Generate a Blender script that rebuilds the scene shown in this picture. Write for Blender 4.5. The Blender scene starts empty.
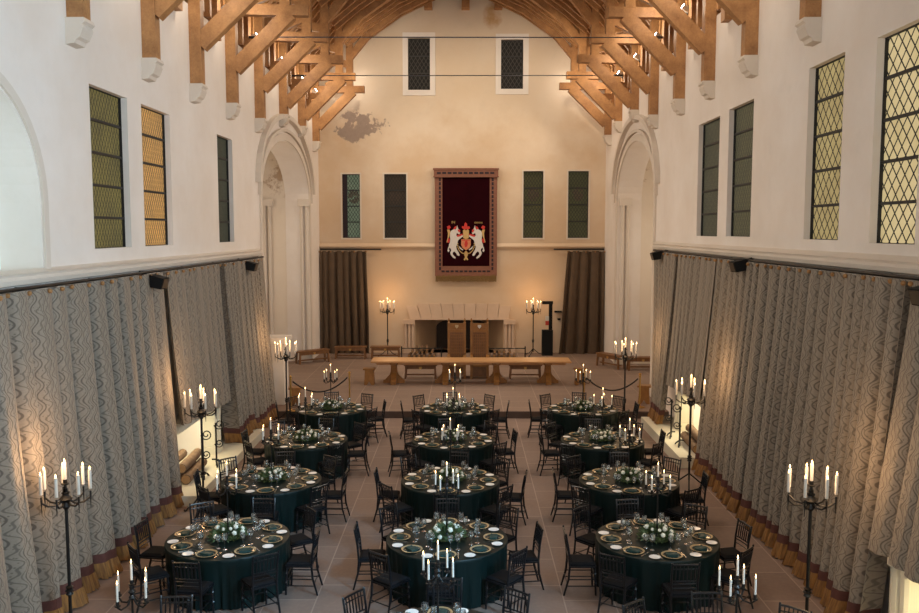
import bpy, bmesh, math, random
from mathutils import Vector, Matrix, noise
PI = math.pi
random.seed(11)
sc = bpy.context.scene
COL = sc.collection
# ------------------------------------------------------------------ materials
def nm(name):
    m = bpy.data.materials.new(name); m.use_nodes = True
    nt = m.node_tree; nt.nodes.clear()
    out = nt.nodes.new('ShaderNodeOutputMaterial')
    b = nt.nodes.new('ShaderNodeBsdfPrincipled')
    nt.links.new(b.outputs[0], out.inputs[0])
    return m, nt, b
def N(nt, t, **kw):
    n = nt.nodes.new(t)
    for k, v in kw.items():
        if k in n.inputs: n.inputs[k].default_value = v
        else: setattr(n, k, v)
    return n
def mth(nt, op, a, b=None, c=None):
    n = nt.nodes.new('ShaderNodeMath'); n.operation = op
    for i, v in enumerate((a, b, c)):
        if v is None: continue
        if isinstance(v, (int, float)): n.inputs[i].default_value = v
        else: nt.links.new(v, n.inputs[i])
    return n.outputs[0]
def mix(nt, f, a, b):
    n = nt.nodes.new('ShaderNodeMix'); n.data_type = 'RGBA'
    for i, v in ((0, f), (6, a), (7, b)):
        if isinstance(v, (int, float)): n.inputs[i].default_value = v
        elif isinstance(v, tuple): n.inputs[i].default_value = (*v, 1) if len(v) == 3 else v
        else: nt.links.new(v, n.inputs[i])
    return n.outputs[2]
def ramp(nt, f, p0, p1):
    n = nt.nodes.new('ShaderNodeMapRange'); n.inputs[1].default_value = p0; n.inputs[2].default_value = p1
    nt.links.new(f, n.inputs[0]); return n.outputs[0]
def coords(nt, kind='Object', scale=None):
    t = nt.nodes.new('ShaderNodeTexCoord')
    if scale is None: return t.outputs[kind]
    m = nt.nodes.new('ShaderNodeMapping'); m.inputs['Scale'].default_value = scale
    nt.links.new(t.outputs[kind], m.inputs[0]); return m.outputs[0]
def noi(nt, vec, scale, detail=4, rough=.55):
    n = N(nt, 'ShaderNodeTexNoise'); n.inputs['Scale'].default_value = scale
    n.inputs['Detail'].default_value = detail; n.inputs['Roughness'].default_value = rough
    nt.links.new(vec, n.inputs['Vector']); return n.outputs['Fac']
def bump(nt, b, h, s=.2, d=.01):
    n = N(nt, 'ShaderNodeBump'); n.inputs['Strength'].default_value = s; n.inputs['Distance'].default_value = d
    nt.links.new(h, n.inputs['Height']); nt.links.new(n.outputs[0], b.inputs['Normal'])
def plain(name, c, rough=.6, metal=0., var=.12, scale=6., spec=None):
    m, nt, b = nm(name)
    v = coords(nt)
    f = noi(nt, v, scale)
    dk = tuple(x * (1 - var) for x in c); lt = tuple(min(1, x * (1 + var)) for x in c)
    nt.links.new(mix(nt, f, dk, lt), b.inputs['Base Color'])
    b.inputs['Roughness'].default_value = rough; b.inputs['Metallic'].default_value = metal
    if spec is not None: b.inputs['Specular IOR Level'].default_value = spec
    return m
def emit(name, c, s, base=(.8, .8, .8), sample=True):
    m, nt, b = nm(name)
    b.inputs['Base Color'].default_value = (*base, 1)
    b.inputs['Emission Color'].default_value = (*c, 1); b.inputs['Emission Strength'].default_value = s
    if not sample: m.cycles.emission_sampling = 'NONE'
    return m
def wood(name, c1, c2, rough=.55, scale=3., stretch=(1, 1, 1)):
    m, nt, b = nm(name)
    v = coords(nt, 'Object', stretch)
    f1 = noi(nt, v, scale, 6, .65); f2 = noi(nt, v, scale * 9, 3, .7)
    f = mth(nt, 'ADD', mth(nt, 'MULTIPLY', f1, .7), mth(nt, 'MULTIPLY', f2, .3))
    f = ramp(nt, f, .33, .67)
    nt.links.new(mix(nt, f, c1, c2), b.inputs['Base Color'])
    b.inputs['Roughness'].default_value = rough
    bump(nt, b, f2, .15, .004)
    return m
M = {}
def plaster(name, base, alt, old=None, blotch=.5):
    m, nt, b = nm(name)
    v = coords(nt)
    f = ramp(nt, noi(nt, v, .55, 6, .6), .32, .68)
    g = noi(nt, v, 9, 4, .6)
    c = mix(nt, mth(nt, 'MULTIPLY', f, blotch), base, alt)
    c = mix(nt, mth(nt, 'MULTIPLY', ramp(nt, noi(nt, v, 2.3, 6, .65), .55, .75), .25), c, tuple(x * .8 for x in base))
    if old:
        c = old(nt, v, c)
    nt.links.new(c, b.inputs['Base Color'])
    b.inputs['Roughness'].default_value = .9
    bump(nt, b, g, .25, .012)
    return m
M['plaster'] = plaster('lime plaster', (.83, .765, .705), (.73, .635, .545), None, .75)
def old_back(nt, v, c):
    s = nt.nodes.new('ShaderNodeSeparateXYZ'); nt.links.new(v, s.inputs[0])
    x, z = s.outputs[0], s.outputs[2]
    n1 = noi(nt, v, .8, 6, .65)
    # ochre limewash on the lower two thirds with an uneven edge
    edge = mth(nt, 'ADD', z, mth(nt, 'MULTIPLY', n1, 3.5))
    low = ramp(nt, edge, 12.2, 10.6)
    pat = ramp(nt, noi(nt, v, .45, 5, .6), .36, .62)
    c = mix(nt, mth(nt, 'MULTIPLY', mth(nt, 'MULTIPLY', low, pat), .75), c, (.64, .46, .29))
    c = mix(nt, mth(nt, 'MULTIPLY', low, .22), c, (.58, .41, .26))
    c = mix(nt, mth(nt, 'MULTIPLY', ramp(nt, edge, 9.4, 7.6), .38), c, (.54, .37, .23))
    # patch of bare rubble stone
    dx = mth(nt, 'DIVIDE', mth(nt, 'ADD', x, 4.35), 1.35)
    dz = mth(nt, 'DIVIDE', mth(nt, 'SUBTRACT', z, 9.62), .8)
    d = mth(nt, 'ADD', mth(nt, 'MULTIPLY', dx, dx), mth(nt, 'MULTIPLY', dz, dz))
    d = mth(nt, 'ADD', d, mth(nt, 'MULTIPLY', noi(nt, v, 1.9, 5, .6), 2.2))
    hole = ramp(nt, noi(nt, v, 2.6, 3, .5), .56, .6)
    c = mix(nt, mth(nt, 'MULTIPLY', ramp(nt, d, 1.62, 1.5), mth(nt, 'SUBTRACT', 1, hole)), c, mix(nt, noi(nt, v, 8, 4), (.42, .33, .27), (.30, .23, .19)))
    # rust stain high under the apex
    dx = mth(nt, 'DIVIDE', mth(nt, 'SUBTRACT', x, 1.1), .55)
    dz = mth(nt, 'DIVIDE', mth(nt, 'SUBTRACT', z, 14.1), .8)
    d = mth(nt, 'ADD', mth(nt, 'MULTIPLY', dx, dx), mth(nt, 'MULTIPLY', dz, dz))
    d = mth(nt, 'ADD', d, mth(nt, 'MULTIPLY', noi(nt, v, 2.2, 5, .6), 1.6))
    c = mix(nt, mth(nt, 'MULTIPLY', ramp(nt, d, 1.35, .7), .8), c, (.5, .27, .08))
    return c
M['back'] = plaster('old limewashed plaster', (.78, .67, .54), (.72, .57, .40), old_back)
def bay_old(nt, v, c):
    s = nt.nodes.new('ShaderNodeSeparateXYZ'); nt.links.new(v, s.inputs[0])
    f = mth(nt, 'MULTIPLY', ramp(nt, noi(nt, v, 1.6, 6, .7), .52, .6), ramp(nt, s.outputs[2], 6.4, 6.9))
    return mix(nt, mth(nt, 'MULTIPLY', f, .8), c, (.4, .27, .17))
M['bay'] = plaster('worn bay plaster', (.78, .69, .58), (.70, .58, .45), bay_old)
M['lintel'] = plaster('worn lintel stone', (.66, .50, .37), (.52, .37, .26), None, .9)
M['white_stone'] = plaster('white dressed stone', (.88, .84, .80), (.82, .77, .72))
M['stone'] = plaster('dressed pale stone', (.70, .62, .53), (.62, .53, .44))
M['fire_stone'] = plaster('pale hearth stone', (.66, .61, .48), (.60, .53, .40))
M['dark_opening'] = plain('dark opening fill', (.05, .04, .035), .95)  # flat fill for the fireplace hole, its shade held in the dark colour
M['firebox'] = plaster('firebox stone', (.46, .32, .20), (.36, .24, .14))
# floor flags
def flags(name, c1, c2, mortar, w, h):
    m, nt, b = nm(name)
    v = coords(nt)
    mp = nt.nodes.new('ShaderNodeMapping'); mp.inputs['Rotation'].default_value = (0, 0, PI / 2)
    nt.links.new(v, mp.inputs[0])
    br = nt.nodes.new('ShaderNodeTexBrick'); nt.links.new(mp.outputs[0], br.inputs[0])
    br.inputs['Scale'].default_value = 1; br.inputs['Brick Width'].default_value = w; br.inputs['Row Height'].default_value = h
    br.inputs['Mortar Size'].default_value = .011; br.inputs['Mortar Smooth'].default_value = .3; br.inputs['Bias'].default_value = 0
    br.inputs['Color1'].default_value = (*c1, 1); br.inputs['Color2'].default_value = (*c2, 1); br.inputs['Mortar'].default_value = (*mortar, 1)
    n1 = ramp(nt, noi(nt, v, .7, 5, .6), .3, .7)
    c = mix(nt, mth(nt, 'MULTIPLY', n1, .35), br.outputs[0], tuple(x * .62 for x in c1))
    n2 = noi(nt, v, 14, 4, .6)
    c = mix(nt, mth(nt, 'MULTIPLY', ramp(nt, n2, .45, .75), .25), c, tuple(x * 1.35 for x in c1))
    nt.links.new(c, b.inputs['Base Color']); b.inputs['Roughness'].default_value = .72
    bump(nt, b, n2, .12, .004)
    return m
M['floor'] = flags('sandstone flags', (.27, .185, .145), (.225, .152, .118), (.42, .31, .25), 1.05, .72)
M['dais'] = flags('dais flags', (.265, .18, .135), (.22, .147, .108), (.40, .295, .225), .8, 1.1)
M['riser'] = plain('shade-toned step stone', (.085, .055, .042), .85, var=.3)  # riser stone darkened so its colour carries the shade on the step face
M['fire_course'] = flags('coursed pale hearth stone', (.56, .51, .36), (.48, .43, .29), (.33, .29, .19), .5, .24)
# timber
M['oak'] = wood('green oak', (.25, .11, .038), (.50, .255, .095), .6, 2.6)
M['oak_board'] = wood('roof boards', (.12, .05, .018), (.21, .095, .035), .7, 1.2, (1, 5, 1))
M['table_oak'] = wood('table oak', (.46, .235, .09), (.62, .34, .145), .4, 2.2, (.6, 6, 6))
M['dark_oak'] = wood('dark oak', (.13, .055, .017), (.24, .105, .034), .45, 4, (2, 2, 1))
M['throne'] = wood('carved oak', (.21, .09, .018), (.33, .15, .035), .45, 4, (2, 2, 1))
M['bark'] = wood('log bark', (.09, .05, .028), (.22, .13, .07), .9, 8)
M['log_end'] = wood('log end grain', (.28, .15, .06), (.40, .23, .10), .8, 8)
# fabrics
def damask(name, base, dark, warm):
    m, nt, b = nm(name)
    uv = nt.nodes.new('ShaderNodeUVMap')
    s = nt.nodes.new('ShaderNodeSeparateXYZ'); nt.links.new(uv.outputs[0], s.inputs[0])
    u, v = s.outputs[0], s.outputs[1]
    sn = mth(nt, 'SINE', mth(nt, 'MULTIPLY', v, 2 * PI / .3))
    def line(off, sgn, wd):
        a = mth(nt, 'ADD', mth(nt, 'MULTIPLY', u, 1 / .19), off)
        a = mth(nt, 'ADD', a, mth(nt, 'MULTIPLY', sn, .23 * sgn))
        fr = mth(nt, 'ABSOLUTE', mth(nt, 'SUBTRACT', mth(nt, 'FRACT', a), .5))
        return ramp(nt, fr, wd, wd * .45)
    l = mth(nt, 'MAXIMUM', line(0, 1, .072), mth(nt, 'MULTIPLY', line(.22, 1, .05), .7))
    s2 = mth(nt, 'SINE', mth(nt, 'MULTIPLY', v, 2 * PI / .15))
    a2 = mth(nt, 'ADD', mth(nt, 'MULTIPLY', u, 1 / .19), mth(nt, 'MULTIPLY', mth(nt, 'ADD', sn, mth(nt, 'MULTIPLY', s2, .8)), .2))
    f2 = mth(nt, 'ABSOLUTE', mth(nt, 'SUBTRACT', mth(nt, 'FRACT', mth(nt, 'ADD', a2, .55)), .5))
    l = mth(nt, 'MAXIMUM', l, mth(nt, 'MULTIPLY', ramp(nt, f2, .09, .04), .8))
    sp = nt.nodes.new('ShaderNodeTexVoronoi'); sp.inputs['Scale'].default_value = 24
    nt.links.new(uv.outputs[0], sp.inputs['Vector'])
    dots = ramp(nt, sp.outputs['Distance'], .27, .15)
    l = mth(nt, 'MAXIMUM', l, mth(nt, 'MULTIPLY', dots, .8))
    n1 = noi(nt, uv.outputs[0], 40, 2, .6)
    c = mix(nt, n1, tuple(x * .8 for x in base), tuple(x * 1.15 for x in base))
    c = mix(nt, mth(nt, 'MULTIPLY', l, .72), c, dark)
    nt.links.new(c, b.inputs['Base Color']); b.inputs['Roughness'].default_value = .8
    b.inputs['Sheen Weight'].default_value = .15
    return m
M['damask'] = damask('taupe damask', (.245, .203, .155), (.044, .033, .024), None)
M['lining'] = plain('brown curtain cloth', (.095, .06, .034), .85, var=.3, scale=3)
M['maroon_band'] = plain('maroon braid', (.085, .026, .018), .8, var=.3, scale=25)
def fringe_mat():
    m, nt, b = nm('gold fringe')
    uv = nt.nodes.new('ShaderNodeUVMap')
    mp = nt.nodes.new('ShaderNodeMapping'); mp.inputs['Scale'].default_value = (45, 3, 1)
    nt.links.new(uv.outputs[0], mp.inputs[0])
    f = ramp(nt, noi(nt, mp.outputs[0], 1, 3, .6), .3, .7)
    nt.links.new(mix(nt, f, (.10, .04, .009), (.33, .155, .035)), b.inputs['Base Color'])
    b.inputs['Roughness'].default_value = .75
    return m
M['fringe'] = fringe_mat()
M['cloth'] = plain('bottle green satin', (.0030, .0105, .0097), .45, var=.25, scale=1.5, spec=.22)
M['cloth'].node_tree.nodes['Principled BSDF'].inputs['Sheen Weight'].default_value = .0
M['napkin'] = plain('dark green napkin', (.012, .045, .04), .5, var=.2, spec=.4)
M['cushion'] = plain('black cushion', (.006, .0065, .008), .75, var=.2, spec=.15)
M['black_wood'] = plain('black lacquer', (.006, .0065, .008), .3, var=.2, spec=.45)
M['iron'] = plain('black wrought iron', (.010, .0095, .009), .42, .3, .2, spec=.5)
M['wax'] = plain('white wax', (.60, .56, .49), .45, var=.03)
M['wax'].node_tree.nodes['Principled BSDF'].inputs['Subsurface Weight'].default_value = 0
M['wick'] = plain('burnt wick', (.02, .015, .01), .9)
M['flame'] = emit('candle flame', (1., .62, .25), 14., (1, .7, .3), False)
M['brass'] = plain('polished brass', (.62, .40, .13), .3, .9, .1)
M['rod'] = plain('grey steel rod', (.06, .06, .07), .4, .6)
M['hook'] = plain('amber tassel hook', (.30, .15, .05), .7)
M['gold_rim'] = plain('gilt rim', (.52, .39, .21), .38, .5, .12)
M['china'] = plain('white china', (.84, .82, .78), .25, var=.03)
M['steel'] = plain('cutlery steel', (.62, .58, .5), .25, .95, .06)
def glass_mat():
    m = bpy.data.materials.new('clear glass'); m.use_nodes = True; nt = m.node_tree; nt.nodes.clear()
    out = nt.nodes.new('ShaderNodeOutputMaterial'); t = nt.nodes.new('ShaderNodeBsdfTransparent'); g = nt.nodes.new('ShaderNodeBsdfGlossy')
    t.inputs[0].default_value = (.9, .93, .93, 1); g.inputs['Roughness'].default_value = .16; g.inputs[0].default_value = (.95, .97, 1, 1)
    lw = nt.nodes.new('ShaderNodeLayerWeight'); lw.inputs[0].default_value = .7
    f = mth(nt, 'ADD', mth(nt, 'MULTIPLY', lw.outputs['Facing'], .75), .16)
    mx = nt.nodes.new('ShaderNodeMixShader'); nt.links.new(f, mx.inputs[0]); nt.links.new(t.outputs[0], mx.inputs[1]); nt.links.new(g.outputs[0], mx.inputs[2])
    nt.links.new(mx.outputs[0], out.inputs[0]); return m
M['glass'] = glass_mat()
M['charger'] = plain('smoked glass charger', (.035, .05, .043), .15, 0, .1)
M['leaf'] = plain('green foliage', (.075, .115, .042), .6, var=.5, scale=20)
M['petal'] = plain('white rose petals', (.82, .80, .68), .7, var=.06, scale=30)
M['black_plastic'] = plain('matt black plastic', (.006, .006, .006), .7, spec=.2)
M['red'] = plain('red enamel', (.45, .03, .015), .4)
M['sign_white'] = plain('white sign', (.6, .58, .54), .5)
M['rope'] = plain('black rope', (.014, .012, .011), .8)
M['banner_field'] = plain('maroon velvet', (.017, .0012, .003), .95, var=.4, scale=2, spec=.05)
M['banner_border'] = plain('tan brocade border', (.22, .09, .055), .8, var=.25, scale=14)
M['banner_dash'] = plain('dark braid dashes', (.02, .012, .018), .85)
M['olive_fringe'] = plain('olive gold fringe', (.19, .11, .035), .85, var=.4, scale=40)
M['emb_white'] = plain('silver thread', (.66, .62, .58), .7, var=.15, scale=9)
M['emb_gold'] = plain('gold thread', (.55, .36, .13), .6, var=.2, scale=9)
M['emb_red'] = plain('red thread', (.55, .03, .02), .7, var=.2, scale=9)
M['emb_orange'] = plain('orange thread', (.62, .22, .1), .7, var=.25, scale=14)
def leaded(name, c1, c2, strength, ax=1, w=.115, h=.19, medal=None, lead=(.012, .011, .010)):
    """diamond leaded lights: a lead net over glass with daylight behind it"""
    m, nt, b = nm(name)
    v = coords(nt); s = nt.nodes.new('ShaderNodeSeparateXYZ'); nt.links.new(v, s.inputs[0])
    a = mth(nt, 'DIVIDE', s.outputs[ax], w); z = mth(nt, 'DIVIDE', s.outputs[2], h)
    def net(sum_):
        fr = mth(nt, 'ABSOLUTE', mth(nt, 'SUBTRACT', mth(nt, 'FRACT', sum_), .5))
        return mth(nt, 'GREATER_THAN', fr, .425)
    l = mth(nt, 'MAXIMUM', net(mth(nt, 'ADD', a, z)), net(mth(nt, 'SUBTRACT', a, z)))
    f = ramp(nt, noi(nt, v, 1.7, 4, .6), .3, .7)
    c = mix(nt, f, c1, c2)
    if medal:
        mx, mz = medal
        dx = mth(nt, 'DIVIDE', mth(nt, 'SUBTRACT', s.outputs[ax], mx), .24); dz = mth(nt, 'DIVIDE', mth(nt, 'SUBTRACT', s.outputs[2], mz), .3)
        d = mth(nt, 'ADD', mth(nt, 'MULTIPLY', dx, dx), mth(nt, 'MULTIPLY', dz, dz))
        ring = mth(nt, 'MULTIPLY', mth(nt, 'LESS_THAN', d, 1.), mth(nt, 'GREATER_THAN', noi(nt, v, 7, 3), .45))
        c = mix(nt, mth(nt, 'MULTIPLY', ring, .8), c, (.05, .03, .018))
    c = mix(nt, l, c, lead)
    nt.links.new(mix(nt, .7, c, (.01, .01, .01)), b.inputs['Base Color']); nt.links.new(c, b.inputs['Emission Color'])
    b.inputs['Emission Strength'].default_value = strength; b.inputs['Roughness'].default_value = .5; b.inputs['Specular IOR Level'].default_value = .06
    m.cycles.emission_sampling = 'NONE'
    return m
M['lead'] = plain('dark lead bars', (.012, .011, .010), .6)
# ------------------------------------------------------------------ mesh helpers
class MB:
    def __init__(s): s.v, s.f, s.uv = [], [], None
    def add(s, vs, fs):
        b = len(s.v); s.v += [tuple(p) for p in vs]; s.f += [tuple(b + i for i in f) for f in fs]; return s
    def box(s, lo, hi, mt=None):
        x0, y0, z0 = lo; x1, y1, z1 = hi
        vs = [(x0, y0, z0), (x1, y0, z0), (x1, y1, z0), (x0, y1, z0), (x0, y0, z1), (x1, y0, z1), (x1, y1, z1), (x0, y1, z1)]
        if mt: vs = [mt @ Vector(p) for p in vs]
        return s.add(vs, [(0, 3, 2, 1), (4, 5, 6, 7), (0, 1, 5, 4), (1, 2, 6, 5), (2, 3, 7, 6), (3, 0, 4, 7)])
    def bar(s, a, b, w, h, up=(0, 0, 1)):
        a, b = Vector(a), Vector(b); d = (b - a).normalized(); up = Vector(up)
        if abs(d.dot(up)) > .98: up = Vector((0, 1, 0)) if abs(d.y) < .9 else Vector((1, 0, 0))
        r = d.cross(up).normalized(); u = r.cross(d)
        vs = [p + r * i * w / 2 + u * j * h / 2 for p in (a, b) for i, j in ((-1, -1), (1, -1), (1, 1), (-1, 1))]
        return s.add(vs, [(3, 2, 1, 0), (4, 5, 6, 7), (0, 1, 5, 4), (1, 2, 6, 5), (2, 3, 7, 6), (3, 0, 4, 7)])
    def tube(s, pts, r, n=8, cap=True):
        pts = [Vector(p) for p in pts]; rs = r if isinstance(r, (list, tuple)) else [r] * len(pts)
        vs, fs = [], []
        u = None
        for i, p in enumerate(pts):
            d = (pts[min(i + 1, len(pts) - 1)] - pts[max(i - 1, 0)]).normalized()
            if u is None: u = d.orthogonal().normalized()
            u = (u - d * u.dot(d)).normalized(); w = d.cross(u)
            for k in range(n):
                t = 2 * PI * k / n; vs.append(p + (u * math.cos(t) + w * math.sin(t)) * rs[i])
        for i in range(len(pts) - 1):
            for k in range(n):
                fs.append((i * n + k, i * n + (k + 1) % n, (i + 1) * n + (k + 1) % n, (i + 1) * n + k))
        if cap: fs += [tuple(range(n))[::-1], tuple((len(pts) - 1) * n + k for k in range(n))]
        return s.add(vs, fs)
    def lathe(s, prof, n=16, c=(0, 0, 0), close=False):
        vs, fs = [], []
        for r, z in prof:
            for k in range(n):
                t = 2 * PI * k / n; vs.append((c[0] + r * math.cos(t), c[1] + r * math.sin(t), c[2] + z))
        for i in range(len(prof) - 1):
            for k in range(n):
                fs.append((i * n + k, i * n + (k + 1) % n, (i + 1) * n + (k + 1) % n, (i + 1) * n + k))
        if prof[0][0] > 1e-4 and not close: fs.append(tuple(range(n))[::-1])
        if prof[-1][0] > 1e-4 and not close: fs.append(tuple((len(prof) - 1) * n + k for k in range(n)))
        return s.add(vs, fs)
    def ball(s, c, r, n=8, sq=(1, 1, 1)):
        prof = [(math.sin(PI * i / (n // 2 + 1)) * r, -math.cos(PI * i / (n // 2 + 1)) * r) for i in range(n // 2 + 2)]
        b = MB(); b.lathe([(max(p, 1e-5), z) for p, z in prof], n)
        return s.add([(c[0] + x * sq[0], c[1] + y * sq[1], c[2] + z * sq[2]) for x, y, z in b.v], b.f)
    def prism(s, poly, t0, t1, fn):
        """poly: 2-D outline, fn(a, b, t) -> world"""
        n = len(poly); vs = [fn(a, b, t0) for a, b in poly] + [fn(a, b, t1) for a, b in poly]
        fs = [tuple(range(n))[::-1], tuple(range(n, 2 * n))] + [(i, (i + 1) % n, n + (i + 1) % n, n + i) for i in range(n)]
        return s.add(vs, fs)
    def mesh(s, name, mat, smooth=False):
        me = bpy.data.meshes.new(name); me.from_pydata(s.v, [], s.f)
        bm = bmesh.new(); bm.from_mesh(me); bmesh.ops.recalc_face_normals(bm, faces=bm.faces[:]); bm.to_mesh(me); bm.free()
        me.materials.append(mat)
        if smooth:
            for p in me.polygons: p.use_smooth = True
            me.set_sharp_from_angle(angle=math.radians(40))
        if s.uv:
            l = me.uv_layers.new(name='UVMap')
            for lp in me.loops: l.data[lp.index].uv = s.uv[lp.vertex_index]
        me.update(); return me
    def build(s, name, mat, parent=None, smooth=False):
        o = bpy.data.objects.new(name, s.mesh(name, mat, smooth)); COL.objects.link(o)
        if parent: o.parent = parent
        return o
def tag(o, label=None, cat=None, group=None, kind=None):
    if label: o['label'] = label
    if cat: o['category'] = cat
    if group: o['group'] = group
    if kind: o['kind'] = kind
    return o
def thing(name, label, cat, loc=(0, 0, 0), rz=0, group=None, kind=None):
    o = bpy.data.objects.new(name, None); COL.objects.link(o); o.location = loc; o.rotation_euler = (0, 0, rz)
    o.empty_display_size = .1
    return tag(o, label, cat, group, kind)
def kids(o): return [c for c in bpy.data.objects if c.parent == o]
def tree(o): return (o, [tree(c) for c in o.children])
def copy_tree(t, parent=None):
    o, ch = t
    c = o.copy(); COL.objects.link(c)
    if parent: c.parent = parent
    for x in ch: copy_tree(x, c)
    return c
def struct(o, label=None): o['kind'] = 'structure'; o['label'] = label or o.name.replace('_', ' '); return o
def fill(outer, holes, t, fn):
    """flat outline with holes, thickness t, mapped into the world by fn(a, b, c), c in 0..t"""
    cu = bpy.data.curves.new('outline', 'CURVE'); cu.dimensions = '2D'; cu.fill_mode = 'BOTH'; cu.extrude = t / 2
    for poly in [outer] + holes:
        sp = cu.splines.new('POLY'); sp.points.add(len(poly) - 1); sp.use_cyclic_u = True
        for p, (a, b) in zip(sp.points, poly): p.co = (a, b, 0, 1)
    o = bpy.data.objects.new('outline', cu); COL.objects.link(o)
    dg = bpy.context.evaluated_depsgraph_get(); dg.update()
    me = bpy.data.meshes.new_from_object(o.evaluated_get(dg))
    b = MB(); b.add([fn(v.co.x, v.co.y, v.co.z + t / 2) for v in me.vertices], [tuple(p.vertices) for p in me.polygons])
    bpy.data.objects.remove(o); bpy.data.curves.remove(cu)
    return b
def rect(a0, b0, a1, b1): return [(a0, b0), (a1, b0), (a1, b1), (a0, b1)]
def arch(a0, a1, b0, spring, rise, n=20):
    c = (a0 + a1) / 2; r = (a1 - a0) / 2
    return [(a0, b0), (a1, b0), (a1, spring)] + [(c + r * math.cos(PI * i / n), spring + rise * math.sin(PI * i / n)) for i in range(1, n)] + [(a0, spring)]
# ------------------------------------------------------------------ the shell
XL, XR, YB, YF = -6.08, 5.82, 36.0, -4.0
DZ = .2                      # dais height
ZT = 10.3                    # wall head
L_WIN = [(14.12, 15.29, 5.05, 7.64), (16.36, 17.48, 5.05, 7.64), (21.32, 22.12, 5.05, 7.62)]
R_WIN = [(11.2, 12.15, 5.17, 7.98), (13.5, 14.5, 5.2, 8.0), (17.66, 18.80, 5.22, 7.92), (19.97, 21.2, 5.21, 7.88)]
LB, RB = (25.8, 33.6), (26.6, 33.0)          # bay arches
def wall_side(name, X, s, wins, extra):
    holes = [rect(y0, z0, y1 * 1.026, z1 + .08) for y0, y1, z0, z1 in wins] + extra
    b = fill(rect(YF, 0, YB, ZT), holes, .9, lambda a, z, c: (X + s * c, a, z))
    return struct(b.build(name, M['plaster']), 'cream plastered side wall')
bayL = arch(LB[0], LB[1], DZ - .06, 6.5, 1.85, 24); bayR = arch(RB[0], RB[1], DZ - .06, 6.5, 1.85, 24)
L_BIG = arch(9.0, 12.36, 4.79, 5.75, 1.62, 20)
R_BIG = rect(1.5, 3.6, 7.2, 8.4)
L_FIRE = rect(16.9, .1, 19.4, 1.25); R_FIRE = rect(19.2, .1, 21.6, 1.25); R_FIRE2 = rect(7.4, .1, 10.2, 1.3)
wall_side('wall_left', XL, -1, L_WIN, [bayL, L_BIG, L_FIRE])
wall_side('wall_right', XR, 1, R_WIN, [bayR, R_BIG, R_FIRE, R_FIRE2])
# back wall with fireplace and six windows
B_WIN = [(-5.11, -4.37, 5.03, 7.67), (-3.36, -2.44, 5.03, 7.67), (2.42, 3.25, 5.03, 7.79), (4.28, 5.13, 5.03, 7.79), (-2.34, -1.44, 11.09, 13.18), (1.47, 2.38, 11.13, 13.12)]
gab = [(XL - 1.2, 0), (XR + 1.2, 0), (XR + 1.2, 10.5), (-.13, 19.1), (XL - 1.2, 10.5)]
B_FIRE = rect(-2.1, DZ, 1.62, 1.63)
b = fill(gab, [rect(a0, b0, a1, b1) for a0, a1, b0, b1 in B_WIN] + [B_FIRE], .9, lambda a, z, c: (a, YB + c, z))
struct(b.build('wall_back', M['back']), 'limewashed end wall with ochre stains')
b = fill(gab, [rect(-3.5, 5.5, 3.2, 11)], .6, lambda a, z, c: (a, YF - c, z))
struct(b.build('wall_front', M['plaster']), 'gallery end wall')
struct(MB().box((XL - 1, YF - .6, -.3), (XR + 1, 24.3, 0)).build('floor', M['floor']), 'reddish stone flag floor')
struct(MB().box((XL - 3.6, 24.24, -.2), (XR + 3.6, YB + 2, DZ)).build('floor_dais', M['dais']), 'raised stone dais floor')
struct(MB().box((XL, 24.2, -.1), (XR, 24.24, DZ - .012)).build('trim_dais_step', M['riser']), 'brown stone riser of the dais step, darkened for its shade')
# ceiling boards
RX, RZ, RS = -4.45, 13.55, 1.2              # rafter line: z = RZ + RS * (x - RX) on the left, mirrored about the ridge
XC = -.13
def raf(x): return RZ + RS * (min(x, 2 * XC - x) - RX)
b = MB()
for s in (-1, 1):
    xe = XC + s * 7.4
    z0, z1 = raf(xe) + .25, raf(XC) + .25
    b.add([(xe, YF - .6, z0), (XC, YF - .6, z1), (XC, YB + .9, z1), (xe, YB + .9, z0), (xe, YF - .6, z0 + .12), (XC, YF - .6, z1 + .12), (XC, YB + .9, z1 + .12), (xe, YB + .9, z0 + .12)],
          [(0, 1, 2, 3), (4, 7, 6, 5), (0, 3, 7, 4), (0, 4, 5, 1), (3, 2, 6, 7)])
struct(b.build('ceiling', M['oak_board']), 'boarded timber ceiling')
b = MB()
for X, s in ((XL, -1), (XR, 1)):
    b.box((min(X + s * .75, X + s * 1.5), YF, ZT - .5), (max(X + s * .75, X + s * 1.5), YB, 11.2))
struct(b.build('trim_eaves', M['oak_board']), 'eaves boarding')
# bays behind the side arches
def bay(name, X, s, y0, y1, lab):
    b = MB()
    xo = X + s * .9; xe = X + s * 3.2
    lo, hi = min(xo, xe), max(xo, xe)
    b.box((lo, y1 + .02, 0), (hi, y1 + .5, 9.3)); b.box((lo, y0 - .5, 0), (hi, y0 - .02, 9.3))
    b.box((min(xe, xe + s * .4), y0 - .5, 0), (max(xe, xe + s * .4), y1 + .5, 9.3)); b.box((lo, y0 - .5, 8.7), (hi, y1 + .5, 9.3))
    return struct(b.build(name, M['bay']), lab)
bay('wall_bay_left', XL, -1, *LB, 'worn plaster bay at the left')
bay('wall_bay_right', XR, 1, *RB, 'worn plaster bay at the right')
def shafts(name, X, s, y1, xs, lab):
    b = MB()
    for x in xs:
        for d in (-.1, .1):
            b.tube([(x + d, y1 - .04, DZ), (x + d, y1 - .04, 6.3)], .075, 8)
        b.box((x - .24, y1 - .14, 6.28), (x + .24, y1 + .02, 6.55))
        b.box((x - .24, y1 - .14, DZ), (x + .24, y1 + .02, .5))
    return struct(b.build(name, M['stone'], smooth=True), lab)
shafts('trim_shafts_left', XL, -1, LB[1], (-6.25, -7.7), 'slim stone wall shafts in the left bay')
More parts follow.
